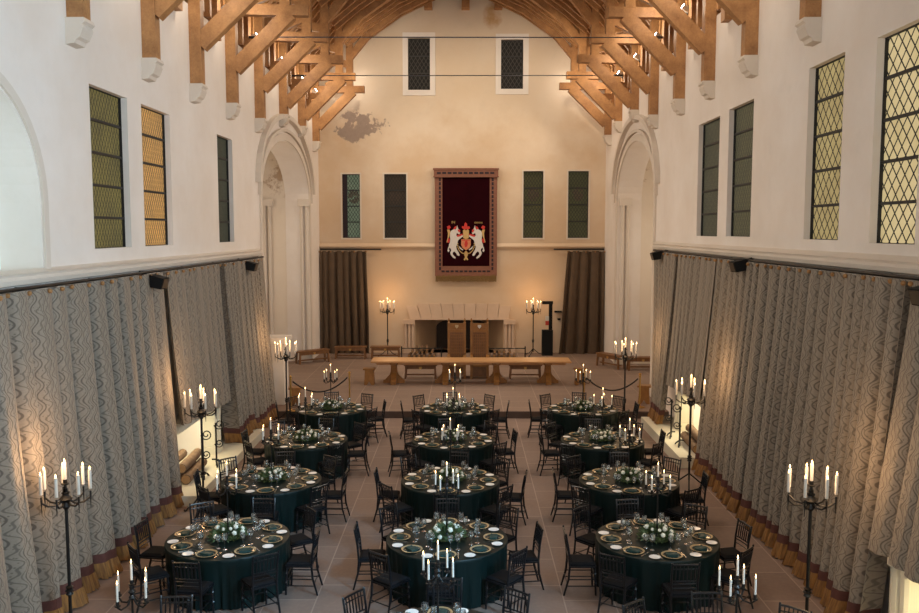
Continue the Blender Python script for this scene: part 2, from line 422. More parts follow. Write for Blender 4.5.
shafts('trim_shafts_right', XR, 1, RB[1], (6.1, 7.6), 'slim stone wall shafts in the right bay')
# arch mouldings round the bays and hood moulds
def arch_band(name, X, s, y0, y1, spring, rise, w, th, zb, lab, off=0., n=28):
    b = MB(); c = (y0 + y1) / 2; r = (y1 - y0) / 2
    pin, pout = [(y0 - off, zb)] if zb is not None else [], [(y0 - off - w, zb)] if zb is not None else []
    for i in range(n + 1):
        t = PI - PI * i / n
        pin.append((c + (r + off) * math.cos(t), spring + (rise + off) * math.sin(t)))
        pout.append((c + (r + off + w) * math.cos(t), spring + (rise + off + w) * math.sin(t)))
    if zb is not None: pin.append((y1 + off, zb)); pout.append((y1 + off + w, zb))
    for i in range(len(pin) - 1):
        q = [pin[i], pin[i + 1], pout[i + 1], pout[i]]
        vs = [(X - s * d, a, z) for d in (-.05, th) for a, z in q]
        b.add(vs, [(0, 3, 2, 1), (4, 5, 6, 7), (0, 1, 5, 4), (1, 2, 6, 5), (2, 3, 7, 6), (3, 0, 4, 7)])
    return struct(b.build(name, M['stone']), lab)
for side, X, s, (y0, y1) in (('left', XL, -1, LB), ('right', XR, 1, RB)):
    arch_band('trim_arch_' + side, X, s, y0, y1, 6.5, 1.85, .22, .05, DZ, 'moulded stone arch of the %s bay' % side, .02)
    arch_band('trim_arch_roll_' + side, X, s, y0, y1, 6.5, 1.85, .1, .1, 6.4, 'outer arch roll of the %s bay' % side, .3)
    arch_band('trim_hood_' + side, X, s, y0 - .1, y1 + .1, 6.75, 1.9, .16, .16, None, 'hood mould over the %s bay arch' % side, .42)
# cornices over the curtains
def cornice(name, X, s, y0, y1, z0, z1, lab):
    prof = [(0, z0), (.10, z0 + .02), (.13, z0 + .09), (.10, z0 + .13), (.13, z0 + .17), (.05, z1 - .03), (0, z1)]
    b = MB().prism(prof, y0, y1, lambda d, z, t: (X - s * d, t, z))
    return struct(b.build(name, M['stone']), lab)
cornice('trim_cornice_left', XL, -1, YF, 25.3, 4.60, 4.82, 'white stone ledge above the left curtains')
cornice('trim_cornice_right', XR, 1, YF, 26.3, 4.78, 5.02, 'white stone ledge above the right curtains')
b = MB().prism([(0, 4.6), (.09, 4.62), (.12, 4.68), (.04, 4.77), (0, 4.8)], XL, XR, lambda d, z, t: (t, YB - d, z))
struct(b.build('trim_ledge_back', M['back']), 'stone ledge across the end wall')
# windows
def window(name, ax, p, s, a0, a1, z0, z1, gm, lab, nbars=5, depth=.16):
    """ax 0: in a side wall at x = p; ax 1: in the end wall at y = p"""
    w = thing(name, None, None, (0, 0, 0)); w['kind'] = 'structure'; w['label'] = lab
    fn = (lambda a, z, c: (p + s * c, a, z)) if ax == 0 else (lambda a, z, c: (a, p + s * c, z))
    MB().prism(rect(a0, z0, a1, z1), depth, depth + .03, fn).build('leaded_pane', gm, w)
    f = MB()
    for q in (rect(a0, z0, a0 + .03, z1), rect(a1 - .03, z0, a1, z1), rect(a0, z0, a1, z0 + .03), rect(a0, z1 - .03, a1, z1)):
        f.prism(q, depth - .05, depth + .05, fn)
    f.build('window_frame', M['lead'], w)
    for i in range(1, nbars):
        z = z0 + (z1 - z0) * i / nbars
        MB().prism(rect(a0, z - .022, a1, z + .022), depth - .04, depth, fn).build('saddle_bar', M['lead'], w)
    return w
lgl = [leaded('olive leaded glass', (.19, .155, .05), (.12, .10, .04), .8), leaded('amber leaded glass', (.62, .33, .10), (.42, .24, .09), .8), leaded('deep green leaded glass', (.045, .045, .028), (.06, .06, .038), .8)]
for i, (y0, y1, z0, z1) in enumerate(L_WIN):
    window('window_%d' % (i + 1), 0, XL, -1, y0 - .02, y1 * 1.026 + .02, z0 - .02, z1 + .1, lgl[i], ('olive green', 'glowing amber', 'dark green')[i] + ' leaded window in the left wall')
rgl = [leaded('pale straw leaded glass', (.60, .48, .26), (.50, .39, .19), .95, w=.23, h=.26), leaded('straw leaded glass', (.38, .295, .13), (.30, .225, .1), .95, w=.22, h=.26), leaded('green leaded glass', (.085, .078, .045), (.11, .095, .05), .8), leaded('dark green leaded glass', (.07, .066, .04), (.09, .08, .048), .8)]
for i, (y0, y1, z0, z1) in enumerate(R_WIN):
    window('window_%d' % (i + 4), 0, XR, 1, y0 - .02, y1 * 1.026 + .02, z0 - .02, z1 + .1, rgl[i], ('pale straw', 'straw', 'green', 'dark green')[i] + ' leaded window in the right wall')
bgl = [leaded('sea green leaded glass', (.13, .155, .10), (.09, .12, .08), .8, 0, .13, .2, (-4.65, 6.75)), leaded('brown dark leaded glass', (.03, .02, .012), (.045, .03, .018), .8, 0, .13, .2, (-2.9, 6.75)),
       leaded('moss leaded glass', (.055, .046, .017), (.038, .033, .014), .9, 0, .13, .2, (2.85, 6.85)), leaded('moss green leaded glass', (.05, .044, .018), (.036, .033, .014), .9, 0, .13, .2, (4.7, 6.85)),
       leaded('dark glass with lit leads', (.010, .008, .006), (.014, .010, .007), .8, 0, .17, .27, None, (.055, .045, .035))]  # upper pair: leads lightened, room light on them put into the colour
bgl.append(bgl[4])
for i, (a0, a1, z0, z1) in enumerate(B_WIN):
    window('window_%d' % (i + 8), 1, YB, 1, a0, a1, z0, z1, bgl[i], 'leaded window in the end wall', 4 if i < 4 else 3, .16)
    # pale dressed margins
    f = MB(); e = .06 if i < 4 else .22
    fn = lambda a, z, c: (a, YB - c, z)
    for q in (rect(a0 - e, z0 - e, a0, z1 + e), rect(a1, z0 - e, a1 + e, z1 + e), rect(a0, z0 - e, a1, z0), rect(a0, z1, a1, z1 + e)):
        f.prism(q, -.02, .02 if i < 4 else .05, fn)
    struct(f.build('trim_%d' % (i + 1), M['stone' if i < 4 else 'white_stone']), 'pale stone window margin')
    if i == 0:
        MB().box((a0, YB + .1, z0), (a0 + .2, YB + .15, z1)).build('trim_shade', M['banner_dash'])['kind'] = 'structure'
# the bright arched window at the left, its white pane glow, and the big window at the right beside the gallery
b = fill(L_BIG, [], .03, lambda a, z, c: (XL - .62 - c, a, z))
o = thing('window_20', None, None); o['kind'] = 'structure'; o['label'] = 'bright white arched window at the left edge'
gl_white = emit('white pane glow', (.76, .96, .97), .97, (.02, .022, .022))  # pane glows in place of the daylit white plaster recess
gl_white.node_tree.nodes['Principled BSDF'].inputs['Specular IOR Level'].default_value = .05
b.build('pane', gl_white, o)
MB().bar((XL - .6, 9.0, 6.35), (XL - .6, 12.36, 6.35), .04, .012).build('saddle_bar', M['sign_white'], o)
arch_band('trim_window_arch', XL, -1, 9.0, 12.36, 5.75, 1.62, .14, .035, 4.79, 'plain margin of the bright arched window', .03)
b = fill(R_BIG, [], .03, lambda a, z, c: (XR + .85 + c, a, z))
struct(b.build('window_21', emit('sky glazing', (.62, .82, 1.), 1.4, (.7, .8, .9))), 'tall window by the gallery')
b = fill(rect(-3.5, 5.5, 3.2, 11), [], .03, lambda a, z, c: (a, YF - .55 - c, z))  # unseen gable opening, added as a soft fill behind the camera
struct(b.build('window_22', emit('gable fill glow', (1., .95, .88), 1.2, (.8, .8, .8))), 'added glowing gable opening, unseen, giving soft fill')
# ------------------------------------------------------------------ roof trusses
YL = [13.53, 16.62, 19.45, 22.35, 25.35, 28.66, 31.85, 34.8]
YR = [14.6, 17.65, 20.6, 23.35, 26.5, 29.45, 32.5, 34.8]
# one truss is built in its own plane: x across, z up; then skewed so that each foot stands on its own corbel
def truss(i):
    t = thing('roof_truss', None, None); t['kind'] = 'structure'; t['label'] = 'oak hammerbeam roof truss'
    def P(x, z):
        k = (x - XL) / (XR - XL); return Vector((x, YL[i] + (YR[i] - YL[i]) * k, z))
    ydir = Vector((0, 1, 0))
    def bar(name, a, b, w, h, mat='oak'):
        return MB().bar(P(*a), P(*b), w, h, ydir.cross((P(*b) - P(*a)).normalized())).build(name, M[mat], t)
    zc = ((8.58, 9.2), (8.82, 9.4))
    hood = i >= 5
    for side, (xw, s) in enumerate(((XL, 1), (XR, -1))):
        zb = zc[side][0] + (.55 if i in (5, 6) else .3 if i == 7 else 0)
        up = .12 if side else 0
        bar('wall_post', (xw + s * .13, zb), (xw + s * .13, 11.6), .26, .26)
        bar('hammer_beam', (xw - s * .3, 10.92 + up), (xw + s * 2.08, 10.92 + up), .25, .26)
        # heavy straight brace from post to hammer beam
        a, c = Vector((xw + s * .2, 9.45 + up)), Vector((xw + s * 1.62, 10.85 + up))
        bar('brace', (a.x, a.y), (c.x, c.y), .24, .36)
        xh = xw + s * 1.5
        bar('hammer_post', (xh, 11.02 + up), (xh, raf(xh)), .275, .26)
        bar('strut', (xh - s * .1, 11.9), (xw + s * .5, raf(xw + s * .5) - .1), .22, .26)
        bar('knee', (xh, 11.5 + up), (xw + s * .55, 11.02 + up + .05), .16, .2)
        # arch brace to the collar in three lengths
        pts = [(xh, 12.15), (xh + s * .75, 13.05), (xh + s * 1.95, 13.95), (xh + s * 3.3, 14.6)]
        b = MB()
        for p, q in zip(pts, pts[1:]):
            b.bar(P(*p), P(*q), .24, .26, ydir.cross((P(*q) - P(*p)).normalized()))
        b.build('arch_brace', M['oak'], t)
        bar('principal_rafter', (xw - s * .9, raf(xw - s * .9)), (XC, raf(XC)), .28, .36)
    bar('collar', (XC - 3.2, 14.75), (XC + 3.2, 14.75), .28, .36)
    return t
for i in range(8): truss(i)
# stone corbels under the posts
def corbel(x, y, z, s):
    prof = [(0, 0), (.29, 0), (.31, -.06), (.26, -.10), (.28, -.15), (.22, -.29), (.16, -.32), (.14, -.38), (0, -.40)]
    b = MB().prism(prof, -.18, .18, lambda d, zz, t: (x + s * d, y + t, z + zz))
    b.tube([(x + s * .2, y - .16, z - .13), (x + s * .2, y + .16, z - .13)], .08, 8)
    struct(b.build('trim_corbel', M['stone']), 'carved white stone corbel')
for i in range(8):
    e = .55 if i in (5, 6) else .3 if i == 7 else 0
    corbel(XL, YL[i], 8.58 + e, 1); corbel(XR, YR[i], 8.82 + e, -1)
# common rafters with arch ribs, four between each pair of trusses
def common(yl, yr, mid):
    b = MB()
    def P(x, z):
        k = (x - XL) / (XR - XL); return Vector((x, yl + (yr - yl) * k, z))
    yd = Vector((0, 1, 0))
    def bar(a, c, w, h): b.bar(P(*a), P(*c), w, h, yd.cross((P(*c) - P(*a)).normalized()))
    for xw, s in ((XL, 1), (XR, -1)):
        bar((xw - s * 1.1, raf(xw - s * 1.1)), (XC, raf(XC)), .13, .2)
        bar((xw + s * .05, 9.93 if mid else 10.32), (xw + s * .05, raf(xw + s * .05)), .3 if mid else .15, .22 if mid else .16)
        if mid: bar((xw - s * .5, 10.5), (xw + s * .55, 10.5), .15, .2)
        xh = xw + s * 1.55
        pts = [(xw + s * .6, raf(xw + s * .6) - .1), (xh + s * .75, 13.2), (xh + s * 1.95, 14.02), (xh + s * 3.3, 14.65)]
        for p, q in zip(pts[1:], pts[2:]): bar(p, q, .12, .16)
        bar((xh - s * .1, 12.5), pts[1], .12, .16)
    bar((XC - 3.2, 14.8), (XC + 3.2, 14.8), .12, .18)
    struct(b.build('roof_rafter', M['oak']), 'common rafter with arched rib')
for i in range(-1, 8):
    a0 = YL[i] if i >= 0 else YL[0] - 3.05; a1 = YL[i + 1] if i < 7 else 36.6
    c0 = YR[i] if i >= 0 else YR[0] - 2.95; c1 = YR[i + 1] if i < 7 else 36.6
    for k in ((1, 2, 3, 4) if i < 7 else (2,)):
        f = k / 5
        common(a0 + (a1 - a0) * f, c0 + (c1 - c0) * f, k == 3)
# purlins
for s in (-1, 1):
    x = XC + s * 3.55
    struct(MB().bar((x, 11, raf(x) - .22), (x, 36, raf(x) - .22), .24, .26).build('roof_purlin', M['oak']), 'long roof purlin')
# small timber ends on the end wall under the ridge
for x in (-1.5, .02, 1.35):
    struct(MB().box((x - .16, 35.6, 14.28), (x + .16, 36.1, 14.62)).build('trim_timber_end', M['oak']), 'sawn timber end at the top of the end wall')
# tie rods
for yl, yr, z0, z1 in ((24.06, 25.3, 10.62, 10.86), (30.41, 31.38, 10.70, 10.86)):
    b = MB().tube([(XL - .1, yl, z0), (XR + .1, yr, z1)], .015, 6)
    b.tube([(XL - .1, yl, z0), (XL + .5, yl + .05, z0)], .035, 8); b.tube([(XR + .1, yr, z1), (XR - .5, yr - .05, z1)], .035, 8)
    struct(b.build('trim_tie_rod', M['rod'], smooth=True), 'thin iron tie rod across the hall')
# ------------------------------------------------------------------ lights helper
def light(kind, loc, energy, color, size=.1, rot=None, **kw):
    l = bpy.data.lights.new('light', kind); l.energy = energy; l.color = color
    if kind == 'AREA': l.size = size; l.shape = kw.get('shape', 'SQUARE')
    else: l.shadow_soft_size = size
    if 'size_y' in kw: l.shape = 'RECTANGLE'; l.size_y = kw['size_y']
    if kind == 'SPOT': l.spot_size = kw.get('cone', 2.2); l.spot_blend = .8
    o = bpy.data.objects.new('light', l); o.location = loc; COL.objects.link(o)
    if rot: o.rotation_euler = rot
    return o
WARM = (1., .72, .42)
lens = emit('uplight lens', (1., .93, .85), 25., (1, 1, 1), False)
P_ROOF, P_CAND, P_TABLE = 46, 44, 2.2
def uplight(x, y, z, s, lab):
    t = thing('uplight', lab, 'light', (x, y, z), 0 if s > 0 else PI, 'small uplights on the wall heads')
    m = Matrix.Rotation(-.6, 4, 'Y')
    MB().box((-.1, -.07, -.07), (.1, .07, .07), m).build('lamp_body', M['sign_white'], t)
    MB().box((.1, -.055, -.055), (.115, .055, .055), m).build('lens', lens, t)
    MB().bar((0, 0, -.05), (-.12, 0, -.2), .04, .04).build('bracket', M['iron'], t)
for i in range(8):
    for side, (X, s, Y, z) in enumerate(((XL, 1, YL, 10.7), (XR, -1, YR, 10.95))):
        y = Y[i] - .9; nth = ('first', 'second', 'third', 'fourth', 'fifth', 'sixth', 'seventh', 'eighth')[i]
        uplight(X + s * .22, y, z, s, 'small white uplight on the %s wall head, by the %s roof truss from the gallery' % ('left' if s > 0 else 'right', nth))
        light('POINT', (X + s * .75, y, z + .1), P_ROOF, (1., .86, .68), .12)
# ------------------------------------------------------------------ side curtains
def fold_profile(length, seed, mean=.40):
    rnd = random.Random(seed); step = .022; n = int(length / step) + 2; ph = 0; out = []; f = 1 / mean; amp = 1
    for i in range(n):
        if i % 19 == 0: f = 1 / (mean * rnd.uniform(.6, 1.5)); amp = rnd.uniform(.45, 1.15)
        ph += f * step * 2 * PI; c_ = .5 - .5 * math.cos(ph); v = .6 - .2 * c_ - 1.7 * c_ ** 4 + .06 * math.sin(3 * ph + 1)
        out.append(amp * v)
    # ease the amplitude steps
    return [sum(out[max(0, i - 1):i + 2]) / len(out[max(0, i - 1):i + 2]) for i in range(n)], step
def curtain(name, label, axis, p, s, top, bot, ztop, zbot, dt, db, seed, mats=('damask', 'maroon_band', 'fringe'), band=True, amp=(.10, .23), ex=1.15, hook=True, mean=.40, group=None):
    """axis 1: runs along y beside a wall at x = p, s = direction into the hall; axis 0: along x in front of a wall at y = p. dt, db: distance from the wall at top and bottom."""
    a0, a1 = top; c0, c1 = bot
    zb = zbot if callable(zbot) else (lambda a: zbot)
    L = max(a1 - a0, c1 - c0); prof, step = fold_profile(L, seed, mean); n = len(prof)
    root = thing(name, label, 'curtain', (p, (c0 + c1) / 2, 0) if axis == 1 else ((c0 + c1) / 2, p, 0), 0, group)
    ox, oy = root.location.x, root.location.y
    rnd = random.Random(seed + 7)
    wob = [rnd.uniform(-1, 1) for _ in range(40)]
    def pt(i, z, extra=0.):
        k = i / (n - 1); bz = zb(c0 + (c1 - c0) * k)
        v = (ztop - z) / (ztop - .05)
        a = (a0 + (a1 - a0) * k) * (1 - v) + (c0 + (c1 - c0) * k) * v
        a += .05 * math.sin(z * 1.3 + wob[int(k * 38)] * 2) * v * .6
        d = dt + (db - dt) * max(0, v) ** ex + (amp[0] + (amp[1] - amp[0]) * min(1, v * 1.25)) * prof[i] + extra
        return (p + s * d - ox, a - oy, z) if axis == 1 else (a - ox, p + s * d - oy, z)
    def strip(zt_fn, zb_fn, rows, extra=None, uvs=1.):
        b = MB(); b.uv = []
        for r in range(rows + 1):
            for i in range(n):
                k = i / (n - 1); aa = c0 + (c1 - c0) * k
                z0, z1 = zt_fn(aa, i), zb_fn(aa, i); z = z0 + (z1 - z0) * r / rows
                b.v.append(pt(i, z, extra(r / rows, i) if extra else 0)); b.uv.append((i * step * 1.25 + seed * .37, z))
        for r in range(rows):
            for i in range(n - 1):
                b.f.append((r * n + i, r * n + i + 1, (r + 1) * n + i + 1, (r + 1) * n + i))
        return b
    jag = [rnd.uniform(0, .05) for _ in range(n)]
    H = .40 if band else 0
    strip(lambda a, i: ztop - .03 * (prof[i] < 0), lambda a, i: zb(a) + H - .02, 26).build('curtain_cloth', M[mats[0]], root, True)
    if band:
        strip(lambda a, i: zb(a) + .40, lambda a, i: zb(a) + .25, 2, lambda r, i: .012).build('braid_band', M[mats[1]], root, True)
        strip(lambda a, i: zb(a) + .26, lambda a, i: zb(a) + jag[i] * .7 + .004, 4, lambda r, i: .02 + .07 * r * (.5 + .5 * prof[i]) + .02 * r * math.sin(i * 2.4)).build('fringe', M[mats[2]], root, True)
    if hook:
        m = max(2, int(L / .42))
        for j in range(m + 1):
            i = min(n - 1, int(j * (n - 1) / m))
            q = pt(i, ztop - .02); b = MB().ball((q[0] + (s * .03 if axis == 1 else 0), q[1] + (s * .03 if axis == 0 else 0), q[2] - .02), .034, 8)
            b.build('curtain_hook', M['hook'], root, True)
    return root
ZCL, ZCR = 4.55, 4.73
curtain('pleated_curtain', 'long taupe damask curtain at left edge, with gold fringe, before the left fireplace', 1, XL, 1, (7.2, 16.75), (7.2, 16.6), ZCL, 0., .19, .46, 3, mean=.52)
curtain('pleated_curtain', 'short taupe damask curtain over the left fireplace, its lower edge lifted', 1, XL, 1, (16.84, 20.6), (16.68, 20.1), ZCL, lambda a: 1.5 - .05 * (a - 16.6),   .19, .62, 5, band=False, amp=(.05, .07))
curtain('pleated_curtain', 'taupe damask curtain beyond the left fireplace, falling to the hearth with gold fringe', 1, XL, 1, (20.75, 25.1), (20.3, 24.8), ZCL, lambda a: .2 if a < 22 else .02, .19, .54, 8)
curtain('pleated_curtain', 'long taupe damask curtain at right, with gold fringe, nearest full-length one on that side', 1, XR, -1, (10.9, 19.1), (10.85, 18.95), ZCR, 0., .19, .56, 13, mean=.40)
curtain('pleated_curtain', 'short taupe damask curtain over the far right fireplace, its lower edge lifted', 1, XR, -1, (19.3, 22.7), (19.14, 22.1), ZCR, lambda a: 1.5 - .05 * (a - 19), .19, .68, 15, band=False, amp=(.05, .07))
curtain('pleated_curtain', 'narrow taupe damask curtain beyond the right fireplace, end one near the dais', 1, XR, -1, (22.85, 25.6), (22.25, 23.15), ZCR, lambda a: .25, .19, .70, 18, amp=(.06, .1))
curtain('pleated_curtain', 'short taupe damask curtain at right edge over the nearest fireplace', 1, XR, -1, (6.5, 10.78), (6.4, 10.72), ZCR, lambda a: 1.32, .19, .80, 21, band=False, amp=(.05, .08))
curtain('pleated_curtain', 'dark brown curtain on the end wall, left of the fireplace', 0, YB, -1, (-6.05, -4.1), (-6.05, -4.0), 4.5, DZ, .18, .22, 31, ('lining',) * 3, False, (.07, .14), False, .36)
curtain('pleated_curtain', 'dark brown curtain on the end wall, right of the fireplace, flaring outward below', 0, YB, -1, (4.25, 5.78), (3.9, 5.8), 4.5, DZ, .18, .26, 33, ('lining',) * 3, False, (.07, .14), False, .36)
def crail(name, lab, a, b, wall):
    t = thing(name, lab, 'curtain rail', a); d = Vector(b) - Vector(a)
    MB().tube([(0, 0, 0), d], .028, 8).build('rail', M['iron'], t, True)
    n = max(2, int(d.length / 2.2))
    for j in range(n + 1):
        q = d * (j / n) * .998 + d * .001
        w = Vector(wall) * .17
        MB().bar(q, q + w, .03, .03).build('bracket', M['iron'], t)
    return t
crail('curtain_rail', 'long black curtain rail under the ledge of the left wall', (XL + .16, 7, 4.575), (XL + .16, 25.2, 4.575), (-1, 0, 0))
crail('curtain_rail', 'long black curtain rail under the ledge of the right wall', (XR - .16, 7, 4.755), (XR - .16, 25.9, 4.755), (1, 0, 0))
crail('curtain_rail', 'thin black rail on the end wall above the left brown curtain', (-6.02, YB - .18, 4.56), (-3.5, YB - .18, 4.56), (0, 1, 0))
crail('curtain_rail', 'thin black rail on the end wall above the right brown curtain', (3.7, YB - .18, 4.56), (5.78, YB - .18, 4.56), (0, 1, 0))
# wall speakers
def speaker(x, y, z, s, lab, k=1.):
    k *= .68; x -= s * .12
    t = thing('wall_speaker', lab, 'speaker', (x, y, z), PI if s < 0 else 0, 'black speakers above the curtains')
    pr = [(-.12, -.16), (.16, -.22), (.24, .06), (-.12, .16)]
    MB().prism([(a * k, c * k) for a, c in pr], -.24 * k, .24 * k, lambda a, c, u: (a, u, c)).build('cabinet', M['black_plastic'], t)
    MB().prism([(.165 * k, -.19 * k), (.235 * k, .04 * k), (.25 * k, .035 * k), (.18 * k, -.195 * k)], -.2 * k, .2 * k, lambda a, c, u: (a, u, c)).build('grille', M['iron'], t)
    MB().bar((-.1, 0, .05), (-.34, 0, .16), .05, .05).build('bracket', M['iron'], t)
speaker(-5.62, 16.0, 4.42, 1, 'black wall speaker over the left curtains, in front of the fireplace gap', 1.05)
speaker(-5.62, 23.0, 4.42, 1, 'black wall speaker over the left curtains, near the bay arch', 1.05)
speaker(5.36, 10.15, 4.62, -1, 'black wall speaker cut by the right edge of the picture', 1.05)
speaker(5.36, 17.2, 4.68, -1, 'black wall speaker halfway along the right curtains', 1.05)
speaker(5.36, 24.6, 4.66, -1, 'black wall speaker at the far end of the right curtains', 1.05)
# ------------------------------------------------------------------ side fireplaces
def side_fire(name, lab, X, s, y0, y1, zf, ztop, xs, sy0, sy1, deep=1.0, lamp=60, jd=.08):
    """s: direction into the hall; xs: x of the hearth slab's front edge"""
    b = MB(); o = X - s * deep
    lo, hi = min(o, o - s * .2), max(o, o - s * .2)
    b.box((lo, y0 - .2, 0), (hi, y1 + .2, ztop + .5))
    for ya, yb in ((y0 - .2, y0), (y1, y1 + .2)):
        b.box((min(X - s * .85, o), ya, 0), (max(X - s * .85, o), yb, ztop + .5))
    b.box((min(X - s * .85, o), y0 - .2, ztop), (max(X - s * .85, o), y1 + .2, ztop + .5))
    struct(b.build('wall_firebox', M['fire_course']), lab + ', stone lining')
    # jambs: clustered columns with base and cap, lintel
    b = MB()
    for ya, yb, dj in ((y0 - .35, y0, .05), (y1, y1 + .5, jd)):
        xa = X + s * dj
        b.box((min(X, xa), ya + .06, zf), (max(X, xa), yb - .06, ztop))
        b.box((min(X, xa + s * .08), ya - .02, zf), (max(X, xa + s * .08), yb + .02, zf + .18))
        b.box((min(X, xa + s * .06), ya, ztop - .2), (max(X, xa + s * .06), yb, ztop))
        b.tube([(xa, ya + .12, zf), (xa, ya + .12, ztop)], .07, 8); b.tube([(xa, yb - .12, zf), (xa, yb - .12, ztop)], .07, 8)
        b.tube([(xa + s * .03, (ya + yb) / 2, zf), (xa + s * .03, (ya + yb) / 2, ztop)], .09, 8)
    for d, z0, z1 in ((jd + .03, ztop, ztop + .16), (jd + .06, ztop + .16, ztop + .22)):
        xa = X + s * d
        b.box((min(X, xa), y0 + .1, z0), (max(X, xa), y1 + .55, z1))
    struct(b.build('trim_fire_surround', M['fire_stone']), lab + ', carved white surround')
    b = MB(); xa, xb = xs, X - s * deep
    b.box((min(xa, xb), sy0, 0), (max(xa, xb), sy1, zf))
    b2 = MB()
    struct(b.build('floor_hearth', M['fire_stone']), lab + ', raised hearth slab')
    if lamp: light('AREA', (X + s * .1, (y0 + y1) / 2, ztop - .06), lamp, (1., .88, .58), .5, (0, 0, 0), size_y=(y1 - y0) * .8)
side_fire('fire', 'left fireplace', XL, 1, 16.9, 19.4, .2, 1.25, -5.22, 16.3, 22.0, lamp=24, jd=.28)
side_fire('fire', 'far right fireplace', XR, -1, 19.2, 21.6, .25, 1.25, 4.84, 19.05, 23.3, lamp=30, jd=.30)
side_fire('fire', 'nearest right fireplace', XR, -1, 7.4, 10.2, .2, 1.3, 5.0, 6.8, 10.8, lamp=40, jd=.36)
def log(name_lab, a, b_, r, grp):
    a, b_ = Vector(a), Vector(b_)
    t = thing('log', name_lab, 'log', a, 0, grp); d = b_ - a; rnd = random.Random(int(a.x * 97 + a.y * 31 + a.z * 7))
    pts = [d * k / 4 + Vector((rnd.uniform(-.01, .01), rnd.uniform(-.01, .01), rnd.uniform(-.01, .01))) for k in range(5)]
    MB().tube(pts, [r * rnd.uniform(.92, 1.06) for _ in pts], 9).build('bark', M['bark'], t, True)
    for q, dd in ((pts[0], -d), (pts[-1], d)):
        dn = dd.normalized(); MB().tube([q, q + dn * .012], r * .86, 9).build('cut_end', M['log_end'], t)
    return t
def firedog(x, y, z, s, lab):
    t = thing('firedog', lab, 'firedog', (x, y, z), 0, 'scrolled iron firedogs')
    b = MB().tube([(0, 0, .0), (0, 0, .95)], .022, 6)
    for sg in (-1, 1):
        b.tube([(0, sg * .03, .12), (s * .05, sg * .12, .05), (s * .06, sg * .17, .0)], .02, 6)
    b.build('upright', M['iron'], t, True)
    for zc, r in ((.92, .09), (.5, .075)):
        sp = [(s * (r * .9 - math.cos(k * .5) * r * (1 - k * .055) * -1), 0, zc + math.sin(k * .5) * r * (1 - k * .055)) for k in range(-6, 14)]
        MB().tube(sp, .013, 5).build('scroll', M['iron'], t, True)
    MB().bar((0, 0, .14), (-s * .1, 0, .14), .03, .03).build('rear_bar', M['iron'], t)
fy = ('front', 'rear')
for i, y in enumerate((17.55, 18.5)): firedog(XL + .62, y, .2, 1, 'scrolled black iron firedog in the left fireplace, %s one of two' % ('nearer', 'farther')[i])
for i, y in enumerate((20.1, 20.95)): firedog(XR - .72, y, .25, -1, 'scrolled black iron firedog in the right fireplace, %s one of two' % ('nearer', 'farther')[i])
for i, (dx, y, z, r) in enumerate(((.42, 17.15, .312, .105), (.16, 17.2, .312, .105), (.30, 17.25, .5, .1), (-.02, 17.2, .5, .1))):
    log(('thick log lying lowest at the front of the left fireplace', 'log lying behind the thick one in left fireplace', 'pale log on top of the stack in left fireplace', 'thin log at the back of the left fireplace stack')[i], (XL + dx, y - .1, z), (XL + dx - .05, y + 1.15, z + .02), r, 'logs in the left fireplace')
for i, (dx, y, z, r) in enumerate(((-.52, 19.3, .362, .105), (-.26, 19.3, .362, .105), (-.4, 19.3, .55, .1), (-.08, 19.3, .55, .1))):
    log(('thick log lying lowest at the front of the right fireplace', 'log lying behind the thick one in right fireplace', 'pale log on top of the stack in right fireplace', 'thin log at the back of the right fireplace stack')[i], (XR + dx, y, z), (XR + dx + .04, y + 1.3, z + .02), r, 'logs in the right fireplace')
# pier with a moulded cap at the near jamb of the left bay
b = MB().box((XL - .02, 25.1, 0), (-5.35, 25.75, 2.02)); b.box((XL - .02, 25.02, 2.02), (-5.28, 25.83, 2.08)); b.box((XL - .02, 24.98, 2.08), (-5.24, 25.87, 2.2))
struct(b.build('trim_pier', M['stone']), 'low stone pier with moulded cap before the left bay')
# ------------------------------------------------------------------ end wall fireplace
b = MB()
fx0, fx1 = -2.1, 1.62
b.box((fx0 - .9, YB + 1.5, 0), (fx1 + .9, YB + 1.7, 2.4)); b.box((fx0 - .3, YB + .9, 1.63), (fx1 + .3, YB + 1.6, 2.4))
for xa, xb in ((fx0, fx0 + .45), (fx1, fx1 - .45)):
    sg = 1 if xb > xa else -1
    b.add([(xa, YB + .02, 0), (xb + sg * .35, YB + 1.5, 0), (xa - sg * .4, YB + 1.5, 0), (xa, YB + .02, 1.66), (xb + sg * .35, YB + 1.5, 1.66), (xa - sg * .4, YB + 1.5, 1.66)],
          [(0, 1, 4, 3), (1, 2, 5, 4), (2, 0, 3, 5), (0, 2, 1), (3, 4, 5)])
struct(b.build('wall_firebox_back', M['firebox']), 'brown stone lining of the end wall fireplace')
a_ = arch(-1.25, 1.0, 0, .95, .36, 14)
struct(MB().prism(a_, 0, .06, lambda a, z, c: (a, YB + 1.5 - c, DZ + z)).build('wall_fire_opening', M['dark_opening']), 'arched opening at the back of the end wall fireplace, its dark put in the colour')
b = MB()
